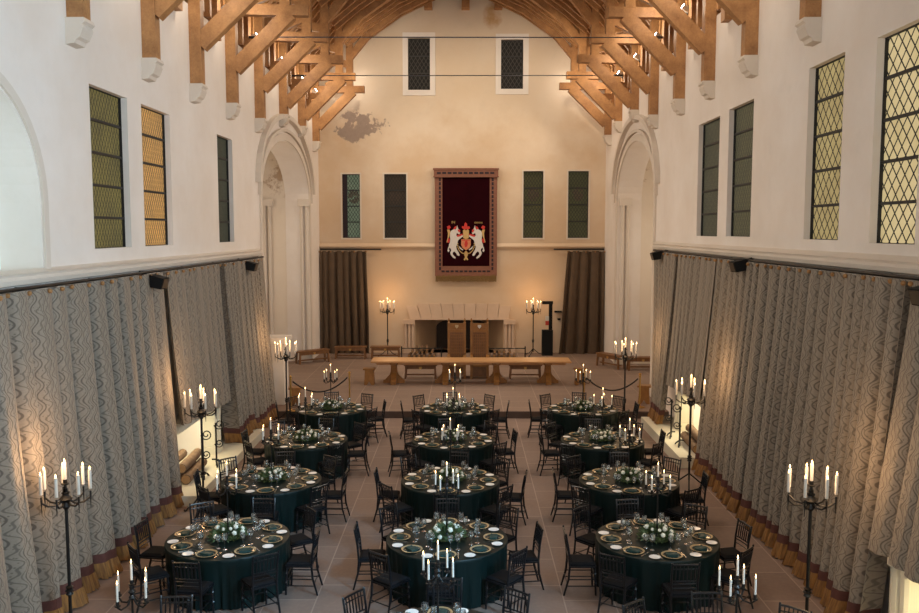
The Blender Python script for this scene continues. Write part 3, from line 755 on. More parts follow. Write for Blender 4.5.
# sloping lintel of joggled stones, jamb shafts
xs_ = [-2.3 + i * (4.12 / 9) for i in range(10)]
for i in range(9):
    lean = (i - 4) * .035
    x0, x1 = xs_[i] + .003, xs_[i + 1] - .003
    zt = 2.28 - (.10 if i in (0, 8) else 0)
    b.add([(x0, YB - .1, 1.63), (x1, YB - .1, 1.63), (x1 + lean - .04, YB - .03, zt), (x0 + lean - .04, YB - .03, zt), (x0, YB + .02, 1.63), (x1, YB + .02, 1.63), (x1 + lean, YB + .02, zt), (x0 + lean, YB + .02, zt)],
          [(0, 1, 2, 3), (4, 7, 6, 5), (0, 4, 5, 1), (3, 2, 6, 7), (0, 3, 7, 4), (1, 5, 6, 2)])
b.box((-2.34, YB - .13, 1.60), (1.86, YB + .02, 1.66))
for xa in (-2.5, 1.72):
    for d in (0, .16, .3): b.tube([(xa + d, YB - .06, DZ), (xa + d, YB - .06, 1.42)], .06, 8)
    b.box((xa - .1, YB - .16, 1.42), (xa + .4, YB + .02, 1.6)); b.box((xa - .1, YB - .16, DZ), (xa + .4, YB + .02, .42))
struct(b.build('trim_fire_lintel', M['lintel']), 'sloping joggled stone lintel and jamb shafts of the end wall fireplace')
# ------------------------------------------------------------------ end wall banner
def banner():
    t = thing('heraldic_banner', 'tall maroon banner with tan border and royal arms, hanging on the end wall', 'banner', (.04, YB - .12, 3.2))
    def pr(poly, d0, d1): return MB().prism(poly, d0, d1, lambda a, z, c: (a, -c, z))
    pr(rect(-1.28, .28, 1.28, 4.4), -.02, .02).build('field', M['banner_field'], t)
    f = MB()
    for q in (rect(-1.29, .25, -.98, 4.4), rect(.98, .25, 1.29, 4.4), rect(-.98, .25, .98, .66)):
        f.prism(q, .02, .035, lambda a, z, c: (a, -c, z))
    f.build('border', M['banner_border'], t)
    dsh = MB()
    n = 22
    for i in range(n):
        z = .5 + i * 3.85 / n
        for x in (-1.12, 1.06): dsh.prism(rect(x, z, x + .08, z + .125), .035, .042, lambda a, z, c: (a, -c, z))
    for i in range(11):
        x = -1.02 + i * .19; dsh.prism(rect(x, .41, x + .13, .48), .035, .042, lambda a, z, c: (a, -c, z))
    dsh.build('border_pattern', M['banner_dash'], t)
    b = MB(); rnd = random.Random(3)
    for i in range(120):
        x = -1.27 + i * 2.54 / 120; z0 = rnd.uniform(.0, .03)
        b.prism([(x, .3), (x + .024, .3), (x + .02, z0), (x + .004, z0)], 0, rnd.uniform(.02, .04), lambda a, z, c: (a, -c, z))
    b.build('fringe', M['olive_fringe'], t)
    h = pr(rect(-1.33, 4.34, 1.33, 4.68), -.04, .09); h.prism(rect(-1.36, 4.63, 1.36, 4.7), -.05, .12, lambda a, z, c: (a, -c, z)); h.prism(rect(-1.35, 4.33, 1.35, 4.38), -.04, .11, lambda a, z, c: (a, -c, z))
    pel = h.build('pelmet', M['banner_border'], t)
    d = MB()
    for i in range(11):
        x = -1.2 + i * .22; d.prism(rect(x, 4.46, x + .16, 4.54), .09, .1, lambda a, z, c: (a, -c, z))
    d.build('pelmet_pattern', M['banner_dash'], pel)
    # the arms, drawn on a 547 x 613 grid that covers the lower field
    K = .00380
    def e(poly, d0=.02, d1=.04, flip=False):
        return MB().prism([((558 - x if flip else x) * K - 279 * K, (613 - y) * K + .70) for x, y in poly], d0, d1, lambda a, z, c: (a, -c, z))
    horse = [(182, 175), (190, 205), (203, 232), (216, 262), (205, 276), (190, 268), (178, 262), (172, 285), (186, 305), (215, 298), (238, 285), (250, 296), (228, 312), (205, 330), (190, 345), (186, 375), (172, 410),
             (178, 440), (196, 470), (210, 500), (204, 512), (184, 505), (170, 480), (152, 462), (138, 470), (132, 492), (150, 512), (168, 530), (160, 542), (136, 530), (112, 500), (106, 478), (118, 450), (110, 430), (96, 420), (92, 390),
             (104, 360), (108, 330), (104, 300), (106, 260), (116, 238), (134, 226), (150, 220), (166, 224), (176, 205)]
    for fl, nme in ((False, 'unicorn'), (True, 'unicorn')):
        u = e(horse, .02, .05, fl).build('embroidered_beast', M['emb_white'], t)
        e([(96, 395), (84, 420), (76, 455), (88, 470), (100, 455), (92, 440), (100, 415)], .02, .045, fl).build('tail', M['emb_white'], u)
    e([(228, 330), (330, 330), (332, 390), (318, 425), (280, 450), (242, 425), (226, 390)], .04, .06).build('embroidered_shield', M['emb_orange'], t)
    sh = MB()
    for q in ([(268, 350), (292, 345), (300, 375), (292, 410), (270, 418), (262, 390)], [(236, 338), (322, 338), (322, 345), (236, 345)]):
        sh.prism([((x - 279) * K, (613 - y) * K + .70) for x, y in q], .06, .066, lambda a, z, c: (a, -c, z))
    sh.build('embroidered_lion', M['emb_red'], t)
    e([(250, 318), (246, 235), (258, 222), (279, 232), (300, 222), (312, 235), (308, 318), (279, 328)], .03, .055).build('embroidered_helm', M['emb_gold'], t)
    e([(232, 205), (238, 185), (258, 190), (262, 160), (274, 145), (290, 160), (294, 190), (316, 188), (324, 210), (300, 222), (258, 222)], .03, .06).build('embroidered_crest', M['emb_red'], t)
    for fl in (False, True):
        e([(70, 190), (98, 178), (112, 200), (96, 222), (78, 222)], .02, .04, fl).build('embroidered_mantling', M['emb_red'], t)
        e([(140, 212), (160, 188), (176, 190), (168, 215), (150, 222)], .02, .06, fl).build('embroidered_mantling', M['emb_red'], t)
        e([(184, 226), (212, 222), (216, 244), (206, 258), (196, 245)], .02, .06, fl).build('embroidered_mantling', M['emb_red'], t)
        e([(180, 285), (240, 268), (246, 285), (210, 300), (184, 306)], .02, .04, fl).build('embroidered_mantling', M['emb_red'], t)
        e([(84, 318), (104, 325), (104, 352), (86, 372), (74, 362)], .02, .04, fl).build('embroidered_mantling', M['emb_red'], t)
        e([(72, 225), (98, 225), (110, 245), (100, 290), (84, 330), (72, 370), (66, 360), (78, 310), (82, 265)], .02, .035, fl).build('embroidered_banner_pole', M['emb_gold'], t)
        # collar of small links round the shield
        c = MB()
        for i in range(9):
            an = PI * (.98 + .058 * i) if not fl else PI * (2.02 - .058 * i)
            x, y = 279 + 92 * math.cos(an), 385 - 105 * math.sin(an)
            c.prism([((x + dx - 279) * K, (613 - y + dy) * K + .70) for dx, dy in ((-9, 0), (0, -9), (9, 0), (0, 9))], .03, .05, lambda a, z, cc: (a, -cc, z))
        c.build('embroidered_collar', M['emb_gold'], t)
    e([(262, 470), (279, 455), (296, 470), (300, 500), (290, 525), (304, 552), (290, 560), (279, 540), (268, 562), (254, 552), (268, 525), (260, 500)], .02, .05).build('embroidered_pendant', M['emb_gold'], t)
    for q in ([(200, 400), (225, 425), (250, 442), (240, 450), (212, 432)],):
        for fl in (False, True): e(q, .03, .06, fl).build('embroidered_ribbon', M['emb_white'], t)
    for txt, x in (('IN', 140), ('DEFENS', 415)):
        cu = bpy.data.curves.new('motto', 'FONT'); cu.body = txt; cu.size = .15; cu.extrude = .004; cu.align_x = 'CENTER'
        if txt == 'DEFENS': cu.size = .1
        tmp = bpy.data.objects.new('motto', cu); COL.objects.link(tmp)
        dg = bpy.context.evaluated_depsgraph_get(); dg.update()
        me = bpy.data.meshes.new_from_object(tmp.evaluated_get(dg)); bpy.data.objects.remove(tmp)
        me.materials.clear(); me.materials.append(M['emb_gold'])
        o = bpy.data.objects.new('motto_lettering', me); COL.objects.link(o); o.parent = t
        o.location = ((x - 279) * K, -.03, (613 - 158) * K + .70); o.rotation_euler = (PI / 2, 0, 0)
banner()
# ------------------------------------------------------------------ dais furniture
def high_table():
    t = thing('trestle_table', 'very long pale oak trestle table on the dais', 'table', (.2, 28.82, DZ))
    MB().box((-3.34, -.48, .745), (3.34, .48, .80)).build('tabletop', M['table_oak'], t)
    MB().box((-3.2, -.06, .62), (3.2, .06, .755)).build('rail', M['table_oak'], t)
    for x in (-2.6, -.86, .86, 2.6):
        b = MB()
        b.prism([(-.16, .755), (.16, .755), (.15, .66), (.1, .6), (.11, .4), (.14, .3), (.3, .12), (.36, .1), (.36, 0), (-.36, 0), (-.36, .1), (-.3, .12), (-.14, .3), (-.11, .4), (-.1, .6), (-.15, .66)], -.08, .08, lambda a, z, c: (x + a, c, z))
        b.prism([(-.42, .755), (.42, .755), (.42, .68), (.12, .62), (.1, .36), (.3, .14), (.42, .1), (.42, 0), (-.42, 0), (-.42, .1), (-.3, .14), (-.1, .36), (-.12, .62), (-.42, .68)], -.09, .09, lambda a, z, c: (x + c, a, z))
        b.build('trestle', M['throne'], t)
    return t
high_table()
def throne(x, lab, mot):
    t = thing('throne', lab, 'chair', (x, 30.2, DZ))
    for sx in (-.28, .28):
        b = MB().box((sx - .045, -.05, 0), (sx + .045, .05, 1.9)); b.lathe([(.05, 0), (.025, .04), (.045, .09), (.02, .15), (.001, .17)], 8, (sx, 0, 1.9))
        b.build('back_post', M['throne'], t, True)
        b = MB().box((sx - .045, -.62, 0), (sx + .045, -.53, .72)); b.build('front_post', M['throne'], t)
        MB().box((sx - .05, -.64, .72), (sx + .05, .0, .78)).build('armrest', M['throne'], t)
        MB().box((sx - .02, -.55, .1), (sx + .02, -.04, .44)).build('side_panel', M['dark_oak'], t)
    MB().box((-.26, -.62, .42), (.26, .0, .48)).build('seat', M['throne'], t)
    fp = MB().box((-.24, -.58, .08), (.24, -.54, .42)).build('front_panel', M['dark_oak'], t)
    bk = MB().box((-.24, -.02, .48), (.24, .03, 1.58)).build('back_panel', M['dark_oak'], t)
    g = MB()
    for i in range(7):
        g.box((-.2 + i * .067 - .01, -.035, .6), (-.2 + i * .067 + .01, -.02, 1.5))
    for i in range(9): g.box((-.22, -.035, .6 + i * .11), (.22, -.02, .615 + i * .11))
    g.build('carving', M['throne'], bk)
    MB().box((-.24, -.05, 1.56), (.24, .04, 1.66)).build('cross_rail', M['throne'], t)
    b = MB().prism([(-.24, 1.66), (.24, 1.66), (.24, 1.88), (-.24, 1.88)], -.02, .03, lambda a, z, c: (a, c, z)); b.build('crest_panel', M['throne'], t)
    MB().prism([(-.06, 1.82), (.06, 1.82), (.06, 1.76), (0, 1.69), (-.06, 1.76)], -.04, -.02, lambda a, z, c: (a, c, z)).build('shield', M[mot], t)
throne(-.29, 'high-backed carved oak throne behind the long table, left one with gold shield', 'gold_rim')
throne(.51, 'high-backed carved oak throne behind the long table, right one with pale shield', 'sign_white')
def bench(x, y, rz, L, lab, grp, z=DZ):
    t = thing('bench', lab, 'bench', (x, y, z), rz, grp)
    MB().box((-L / 2, -.18, .45), (L / 2, .18, .5)).build('seat', M['dark_oak'], t)
    MB().box((-L / 2 + .04, -.16, .34), (L / 2 - .04, -.13, .45)).build('apron', M['dark_oak'], t)
    MB().prism([(-.05, .42), (.05, .42), (.04, .36), (0, .33), (-.04, .36)], -.175, -.16, lambda a, zz, c: (a, c, zz)).build('brass_plate', M['brass'], t)
    for sx in (-1, 1):
        for sy in (-1, 1):
            MB().bar((sx * (L / 2 - .08), sy * .14, .45), (sx * (L / 2 - .05), sy * .16, 0), .06, .06).build('leg', M['dark_oak'], t)
    MB().box((-L / 2 + .05, -.025, .1), (L / 2 - .05, .025, .15)).build('stretcher', M['dark_oak'], t)
bench(-1.55, 29.75, 0, 1.15, 'low oak bench under the long table, left of the thrones', 'benches behind the long table')
bench(2.1, 29.75, 0, 1.15, 'low oak bench under the long table, right of the thrones', 'benches behind the long table')
bench(-4.6, 34.3, 0, 1.28, 'oak bench in front of the brown curtain at left of the end wall', 'benches along the walls')
bench(-3.2, 34.35, 0, 1.2, 'oak bench against the bare end wall, left of the log pile', 'benches along the walls')
bench(-5.95, 33.25, math.radians(37), 1.35, 'oak bench set at an angle by the left bay opening', 'benches along the walls')
bench(5.5, 32.2, math.radians(-56), 1.25, 'oak bench set at an angle beside the right brown curtain', 'benches along the walls')
bench(6.55, 31.5, 0, 1.15, 'oak bench in the opening of the right bay', 'benches along the walls')
def stool(x, y, lab, rz=0, z=DZ):
    t = thing('stool', lab, 'stool', (x, y, z), rz, 'solid oak stools on the dais')
    MB().box((-.2, -.16, .5), (.2, .16, .55)).build('seat', M['throne'], t)
    for s in (-1, 1):
        MB().prism([(-.14, .5), (.14, .5), (.17, 0), (.08, 0), (0, .12), (-.08, 0), (-.17, 0)], -.02, .02, lambda a, zz, c: (a * 1.0, s * .12 + c, zz)).build('end_board', M['throne'], t)
    MB().box((-.13, -.1, .32), (.13, .1, .48)).build('apron', M['dark_oak'], t)
stool(-3.2, 28.5, 'oak slab-ended stool at the left end of the long table')
stool(3.85, 28.5, 'oak slab-ended stool at the right end of the long table')
stool(-5.0, 25.0, 'oak stool behind the left brass rope post', .2)
stool(5.35, 25.4, 'oak stool behind the right brass rope post', -.2)
# log piles and the iron fire rail in front of the end wall hearth
rnd = random.Random(5)
def pile(x0, side):
    rows = ((0, 6), (1, 5), (2, 3)) if side == 'left' else ((0, 6), (1, 4))
    for r, n in rows:
        for k in range(n):
            x = x0 + (k - n / 2 + .5) * .205 + rnd.uniform(-.015, .015); z = DZ + .08 + r * .15
            lab = 'split log of the %s pile at the hearth, %s row, %s' % (side, ('bottom', 'middle', 'top')[r], ('first from left', 'second from left', 'third from left', 'fourth from left', 'fifth from left', 'sixth from left')[k])
            log(lab, (x, 34.55 + rnd.uniform(-.08, .08), z), (x + rnd.uniform(-.035, .035), 35.2, z + rnd.uniform(0, .012)), rnd.uniform(.05, .062), 'logs piled at the end wall hearth')
pile(-1.75, 'left'); pile(1.5, 'right')
for lab, xa, xb in (('black iron fire rail in front of the left log pile', -2.55, -.95), ('black iron fire rail in front of the right log pile', .95, 2.42)):
    t = thing('fire_rail', lab, 'fire rail', ((xa + xb) / 2, 34.3, DZ)); w = (xb - xa) / 2
    MB().tube([(-w, 0, .42), (w, 0, .42)], .022, 6).build('rail', M['iron'], t)
    for sx in (-1, 1):
        MB().tube([(sx * w, 0, 0), (sx * w, 0, .5)], .025, 6).build('post', M['iron'], t)
# fire point: black stand with an extinguisher call sign
t = thing('fire_point_stand', 'black free-standing fire point with red box, right of the end wall candelabrum', 'stand', (3.4, 35.3, DZ))
MB().box((-.22, -.15, 0), (.22, .15, 1.05)).build('cabinet', M['black_plastic'], t)
MB().box((.06, -.05, 1.05), (.2, .08, 2.2)).build('post', M['black_plastic'], t)
MB().box((-.22, -.06, 2.12), (.22, .08, 2.24)).build('top_sign', M['black_plastic'], t)
MB().box((-.08, -.03, 1.25), (.06, .06, 1.42)).build('call_point', M['red'], t)
MB().box((-.08, -.03, 1.44), (.06, .05, 1.62)).build('notice', M['sign_white'], t)
t = thing('wall_bracket_lamp', 'small black fitting on the end wall beside the right brown curtain', 'wall fitting', (3.95, YB, 1.95))
MB().box((-.2, -.14, -.03), (.1, 0, .03)).build('arm', M['black_plastic'], t)
MB().box((-.06, -.1, -.36), (.06, 0, -.28)).build('clip', M['black_plastic'], t)
# rope barriers
def post(x, y, lab):
    t = thing('rope_post', lab, 'rope post', (x, y, DZ), 0, 'brass rope posts on the dais')
    MB().lathe([(.16, 0), (.16, .015), (.05, .04), (.02, .05)], 16).build('base', M['brass'], t, True)
    MB().tube([(0, 0, .03), (0, 0, .92)], .025, 10).build('pole', M['brass'], t, True)
    MB().lathe([(.035, .9), (.035, .94), (.02, .95), (.045, .99), (.001, 1.03)], 12).build('finial', M['brass'], t, True)
post(-4.98, 24.25, 'brass rope post at the left end of the dais, by the floor candelabrum')
post(-3.4, 25.0, 'brass rope post on the dais behind the farthest left table')
post(5.1, 24.8, 'brass rope post at the right end of the dais, by the curtain')
post(3.5, 25.0, 'brass rope post on the dais behind the farthest right table')
for a, c, lab in (((-4.98, 24.25), (-3.4, 25.0), 'black rope hanging between the two left brass posts'), ((5.1, 24.8), (3.5, 25.0), 'black rope hanging between the two right brass posts')):
    pts = []
    for k in range(15):
        f = .035 + .93 * k / 14; q = (a[0] + (c[0] - a[0]) * f, a[1] + (c[1] - a[1]) * f, DZ + .9 - .42 * (1 - (2 * f - 1) ** 2)); pts.append(q)
    tag(MB().tube(pts, .022, 7).build('barrier_rope', M['rope'], smooth=True), lab, 'rope')
# ------------------------------------------------------------------ candles and candelabra
def make_candle(h, r):
    t = thing('candle', 'candle', 'candle')
    MB().lathe([(r * 1.02, 0), (r, h * .96), (r * .9, h), (r * .5, h - .003), (.0001, h - .002)], 10).build('wax_stick', M['wax'], t, True)
    MB().tube([(0, 0, h - .004), (0, 0, h + .012)], .002, 5).build('wick', M['wick'], t)
    MB().lathe([(.0001, h + .004), (r * .42, h + .013), (r * .48, h + .021), (r * .28, h + .036), (.0001, h + .054)], 8).build('flame', M['flame'], t, True)
    return t
cand_small = make_candle(.19, .0125); cand_big = make_candle(.25, .021)
ts_small, ts_big = tree(cand_small), tree(cand_big)
first = {'s': True, 'b': True}
def put_candle(big, loc, lab, grp):
    k = 'b' if big else 's'; tr = ts_big if big else ts_small
    if first[k]: o = tr[0]; first[k] = False
    else: o = copy_tree(tr)
    o.location = loc; o['label'] = lab; o['group'] = grp
    return o
def make_floor_candelabrum():
    t = thing('floor_candelabrum', 'x', 'candelabrum')
    MB().tube([(0, 0, .16), (0, 0, 1.84)], .022, 10).build('stem', M['iron'], t, True)
    MB().lathe([(.022, -.07), (.05, -.05), (.035, -.02), (.06, .0), (.035, .02), (.05, .05), (.022, .07)], 10, (0, 0, .62)).build('knop', M['iron'], t, True)
    MB().lathe([(.03, 1.72), (.06, 1.76), (.045, 1.82), (.09, 1.86), (.05, 1.9), (.022, 1.97), (.018, 2.05)], 10).build('crown', M['iron'], t, True)
    for k in range(3):
        an = PI / 2 + k * 2 * PI / 3; c, s = math.cos(an), math.sin(an)
        MB().tube([(0, 0, .3), (c * .1, s * .1, .22), (c * .26, s * .26, .09), (c * .38, s * .38, .07), (c * .42, s * .42, .02), (c * .46, s * .46, .02), (c * .47, s * .47, .05)], .016, 7).build('leg', M['iron'], t, True)
    for k in range(8):
        if k == 7: x, y, z = 0, 0, 2.07
        else:
            an = k * 2 * PI / 7 + .3; c, s = math.cos(an), math.sin(an); x, y, z = c * .3, s * .3, 1.95
            ar = MB().tube([(c * .03, s * .03, 1.84), (c * .12, s * .12, 1.79), (c * .22, s * .22, 1.8), (c * .3, s * .3, 1.86), (c * .3, s * .3, 1.94)], .013, 6).build('arm', M['iron'], t, True)
            MB().tube([(x, y, 1.9), (x, y, 1.72)], [.012, .004], 6).build('spike', M['iron'], ar)
        MB().lathe([(.012, z - .03), (.05, z - .02), (.055, z - .005), (.028, z), (.028, z + .05), (.0235, z + .05), (.0235, z + .02)], 10).build('candle_cup', M['iron'], t, True)
    return t
FC = make_floor_candelabrum(); tfc = tree(FC)
FLOOR = [(-5.22, 10.95, 0, 'tall black iron floor candelabrum at left edge before the long left curtain', 'large candelabrum by the long left curtain'),
         (-5.1, 16.35, 0, 'tall black iron floor candelabrum in front of the left fireplace', 'candelabrum at the left fireplace'),
         (-4.98, 23.68, 0, 'tall black iron floor candelabrum at the left end of the dais step', 'candelabrum at the left dais end'),
         (4.5, 10.95, 0, 'tall black iron floor candelabrum at right before the long right curtain', 'large candelabrum by the long right curtain'),
         (4.68, 17.6, 0, 'tall black iron floor candelabrum in front of the right fireplace', 'candelabrum at the right fireplace'),
         (4.45, 23.68, 0, 'tall black iron floor candelabrum at the right end of the dais step', 'candelabrum at the right dais end'),
         (-3.18, 35.1, DZ, 'tall black iron floor candelabrum on the dais, left of the end wall fireplace', 'candelabrum left of the end wall fireplace'),
         (2.80, 35.1, DZ, 'tall black iron floor candelabrum on the dais, right of the end wall fireplace', 'candelabrum right of the end wall fireplace')]
ARM8 = ['first arm', 'second arm', 'third arm', 'fourth arm', 'fifth arm', 'sixth arm', 'seventh arm', 'centre cup']
ROT = [0, .5, 1.1, .2, .8, 1.4, .1, .6]
for i, (x, y, z, lab, short) in enumerate(FLOOR):
    o = FC if i == 0 else copy_tree(tfc)
    o.location = (x, y, z); o.rotation_euler = (0, 0, ROT[i]); o['label'] = lab; o['group'] = 'floor candelabra'
    rr = Matrix.Rotation(ROT[i], 4, 'Z')
    # name the arms by the side of the stem they stand on
    spots = []
    for k in range(8):
        v = rr @ Vector((0, 0, 0)) if k == 7 else rr @ Vector((math.cos(k * 2 * PI / 7 + .3) * .3, math.sin(k * 2 * PI / 7 + .3) * .3, 0))
        spots.append((v, 2.092 if k == 7 else 1.972))
    order = sorted(range(7), key=lambda k: spots[k][0].x)
    nthw = ('first', 'second', 'third', 'fourth', 'fifth', 'sixth', 'seventh')
    for k in range(8):
        v, zz = spots[k]
        where = 'tall middle candle' if k == 7 else '%s candle from left' % nthw[order.index(k)]
        put_candle(True, (x + v.x, y + v.y, z + zz), 'lit cream %s on the %s' % (where, short), 'candles on the floor candelabra')
    light('POINT', (x, y, z + 2.42), P_CAND * (.55 if z else 1), (1., .60, .30), .22)
# table candelabrum
def make_table_candelabrum():
    t = thing('table_candelabrum', 'x', 'candelabrum')
    MB().lathe([(.085, 0), (.085, .012), (.05, .03), (.02, .06), (.013, .1)], 14).build('base', M['iron'], t, True)
    MB().tube([(0, 0, .08), (0, 0, .81)], .012, 8).build('stem', M['iron'], t, True)
    MB().lathe([(.014, .73), (.035, .76), (.02, .79), (.04, .82), (.02, .85), (.028, .87), (.018, .90)], 10).build('knop', M['iron'], t, True)
    for k in range(4):
        an = PI / 4 + k * PI / 2 + .25; c, s = math.cos(an), math.sin(an)
        MB().tube([(0, 0, .77), (c * .07, s * .07, .69), (c * .15, s * .15, .68), (c * .195, s * .195, .72), (c * .195, s * .195, .745)], .010, 6).build('arm', M['iron'], t, True)
        MB().lathe([(.008, .61), (.032, .625), (.034, .635), (.019, .642), (.019, .68), (.0145, .68), (.0145, .66)], 10, (c * .195, s * .195, .11)).build('candle_cup', M['iron'], t, True)
    MB().lathe([(.012, .77), (.032, .785), (.034, .795), (.019, .80), (.019, .84), (.0145, .84), (.0145, .82)], 10, (0, 0, .11)).build('candle_cup', M['iron'], t, True)
    return t
TC = make_table_candelabrum(); ttc = tree(TC)
# ------------------------------------------------------------------ chairs
def make_chair():
    t = thing('spindle_back_chair', 'x', 'chair')
    # local: seat faces +y (towards the table), origin on the floor
    bw, W = M['black_wood'], .19
    MB().box((-.2, -.19, .425), (.2, .2, .45)).build('seat', bw, t)
    b = MB(); b.box((-.19, -.18, .45), (.19, .19, .475)); b.add([(-.19, -.18, .475), (.19, -.18, .475), (.19, .19, .475), (-.19, .19, .475), (-.15, -.14, .497), (.15, -.14, .497), (.15, .15, .497), (-.15, .15, .497)], [(0, 1, 5, 4), (1, 2, 6, 5), (2, 3, 7, 6), (3, 0, 4, 7), (4, 5, 6, 7)])
    b.build('cushion', M['cushion'], t)
    def turned(p, q, r):
        p, q = Vector(p), Vector(q); d = q - p; pts, rs = [], []
        for f, k in ((0, .8), (.1, 1), (.22, 1), (.24, 1.5), (.27, 1), (.55, 1), (.57, 1.5), (.6, 1), (.93, 1), (1, .9)):
            pts.append(p + d * f); rs.append(r * k)
        return MB().tube(pts, rs, 6)
    for s in (-1, 1):
        turned((s * .175, .18, .43), (s * .18, .2, 0), .016).build('leg', bw, t, True)
        pts = [(s * .185, -.27, 0), (s * .18, -.2, .25), (s * .178, -.185, .45), (s * .18, -.205, .68), (s * .185, -.245, .915), (s * .185, -.25, .93)]
        MB().tube(pts, [.014, .017, .017, .016, .015, .012], 7).build('leg', bw, t, True)
        for z in (.14, .24): MB().tube([(s * .18, -.23 + z * .1, z), (s * .178, .19, z)], .009, 6).build('stretcher', bw, t)
    for y, z in ((.19, .19), (.19, .29), (-.225, .19)): MB().tube([(-.178, y, z), (.178, y, z)], .009, 6).build('stretcher', bw, t)
    for nme, z, y, r in (('top_rail', .90, -.243, .015), ('back_rail', .835, -.231, .009), ('back_rail', .66, -.204, .010), ('back_rail', .62, -.199, .010), ('back_rail', .56, -.194, .009)):
        MB().tube([(-.185, y, z), (-.09, y - .012, z + .004), (.09, y - .012, z + .004), (.185, y, z)], r, 6).build(nme, bw, t, True)
    for k in range(6):
        x = -.13 + k * .052
        MB().tube([(x, -.203 - .01, .655), (x, -.226, .75), (x, -.24, .84), (x, -.253, .9)], [.008, .011, .008, .008], 5).build('spindle', bw, t, True)
    return t
CH = make_chair(); tch = tree(CH); chair_first = [True]
def put_chair(x, y, rz, lab):
    if chair_first[0]: o = CH; chair_first[0] = False
    else: o = copy_tree(tch)
    o.location = (x, y, 0); o.rotation_euler = (0, 0, rz); o['label'] = lab; o['group'] = 'black spindle-back chairs round the tables'
# ------------------------------------------------------------------ table ware
def make(name, cat, parts, smooth=True):
    t = thing(name, 'x', cat)
    for pn, b, m in parts: b.build(pn, M[m], t, smooth)
    return t, tree(t), [True]
def put(T, loc, rz, lab, grp):
    t, tr, fst = T
    if fst[0]: o = t; fst[0] = False
    else: o = copy_tree(tr)
    o.location = loc; o.rotation_euler = (0, 0, rz); o['label'] = lab; o['group'] = grp
    return o
charger = make('charger_plate', 'plate', [('well', MB().lathe([(.0001, .004), (.10, .004), (.125, .012)], 24, close=True), 'charger'), ('gilt_rim', MB().lathe([(.128, .012), (.152, .018), (.156, .021), (.15, .024), (.13, .018)], 24, close=True), 'gold_rim')])
sidep = make('side_plate', 'plate', [('plate', MB().lathe([(.0001, .005), (.05, .005), (.078, .014), (.082, .016), (.076, .018), (.05, .010), (.0001, .010)], 20), 'china')])
nb = MB(); nv = []
for j in range(5):
    for i in range(7):
        x, y = -.085 + i * .17 / 6, -.055 + j * .11 / 4
        nv.append((x, y, .016 + .012 * math.sin(i * 1.1 + j * .4) ** 2 + .006 * math.sin(j * 1.6)))
nb.add(nv, [(j * 7 + i, j * 7 + i + 1, (j + 1) * 7 + i + 1, (j + 1) * 7 + i) for j in range(4) for i in range(6)])
nb.box((-.075, -.05, -.007), (.075, .05, .0155))
napkin = make('napkin', 'napkin', [('folded_cloth', nb, 'napkin')])
def goblet(h, r, sr):
    return MB().lathe([(.036, 0), (.034, .004), (.006, .01), (.0045, .02), (.0045, h * .45), (.012, h * .48), (r * .8, h * .58), (r, h * .72), (r * .93, h * .88), (r * .8, h), (r * .78, h), (r * .9, h * .88), (r * .96, h * .72), (r * .76, h * .59), (.0001, h * .5)], 12)
wine = make('wine_glass', 'glass', [('glass_bowl', goblet(.235, .047, 0), 'glass')])
water = make('water_goblet', 'glass', [('glass_bowl', goblet(.20, .043, 0), 'glass')])
fk = MB().bar((0, -.1, .004), (0, .03, .004), .010, .004)
for k in range(3): fk.bar(((k - 1) * .007, .03, .004), ((k - 1) * .007, .09, .008), .003, .003)
fk.box((-.011, .025, .003), (.011, .04, .006))
fork = make('fork', 'cutlery', [('fork_metal', fk, 'steel')], False)
kn = MB().box((-.006, -.1, .002), (.006, .0, .008)); kn.prism([(-.008, 0), (.009, 0), (.009, .09), (0, .12), (-.008, .1)], .003, .006, lambda a, c, z: (a, c, z))
knife = make('knife', 'cutlery', [('knife_metal', kn, 'steel')], False)
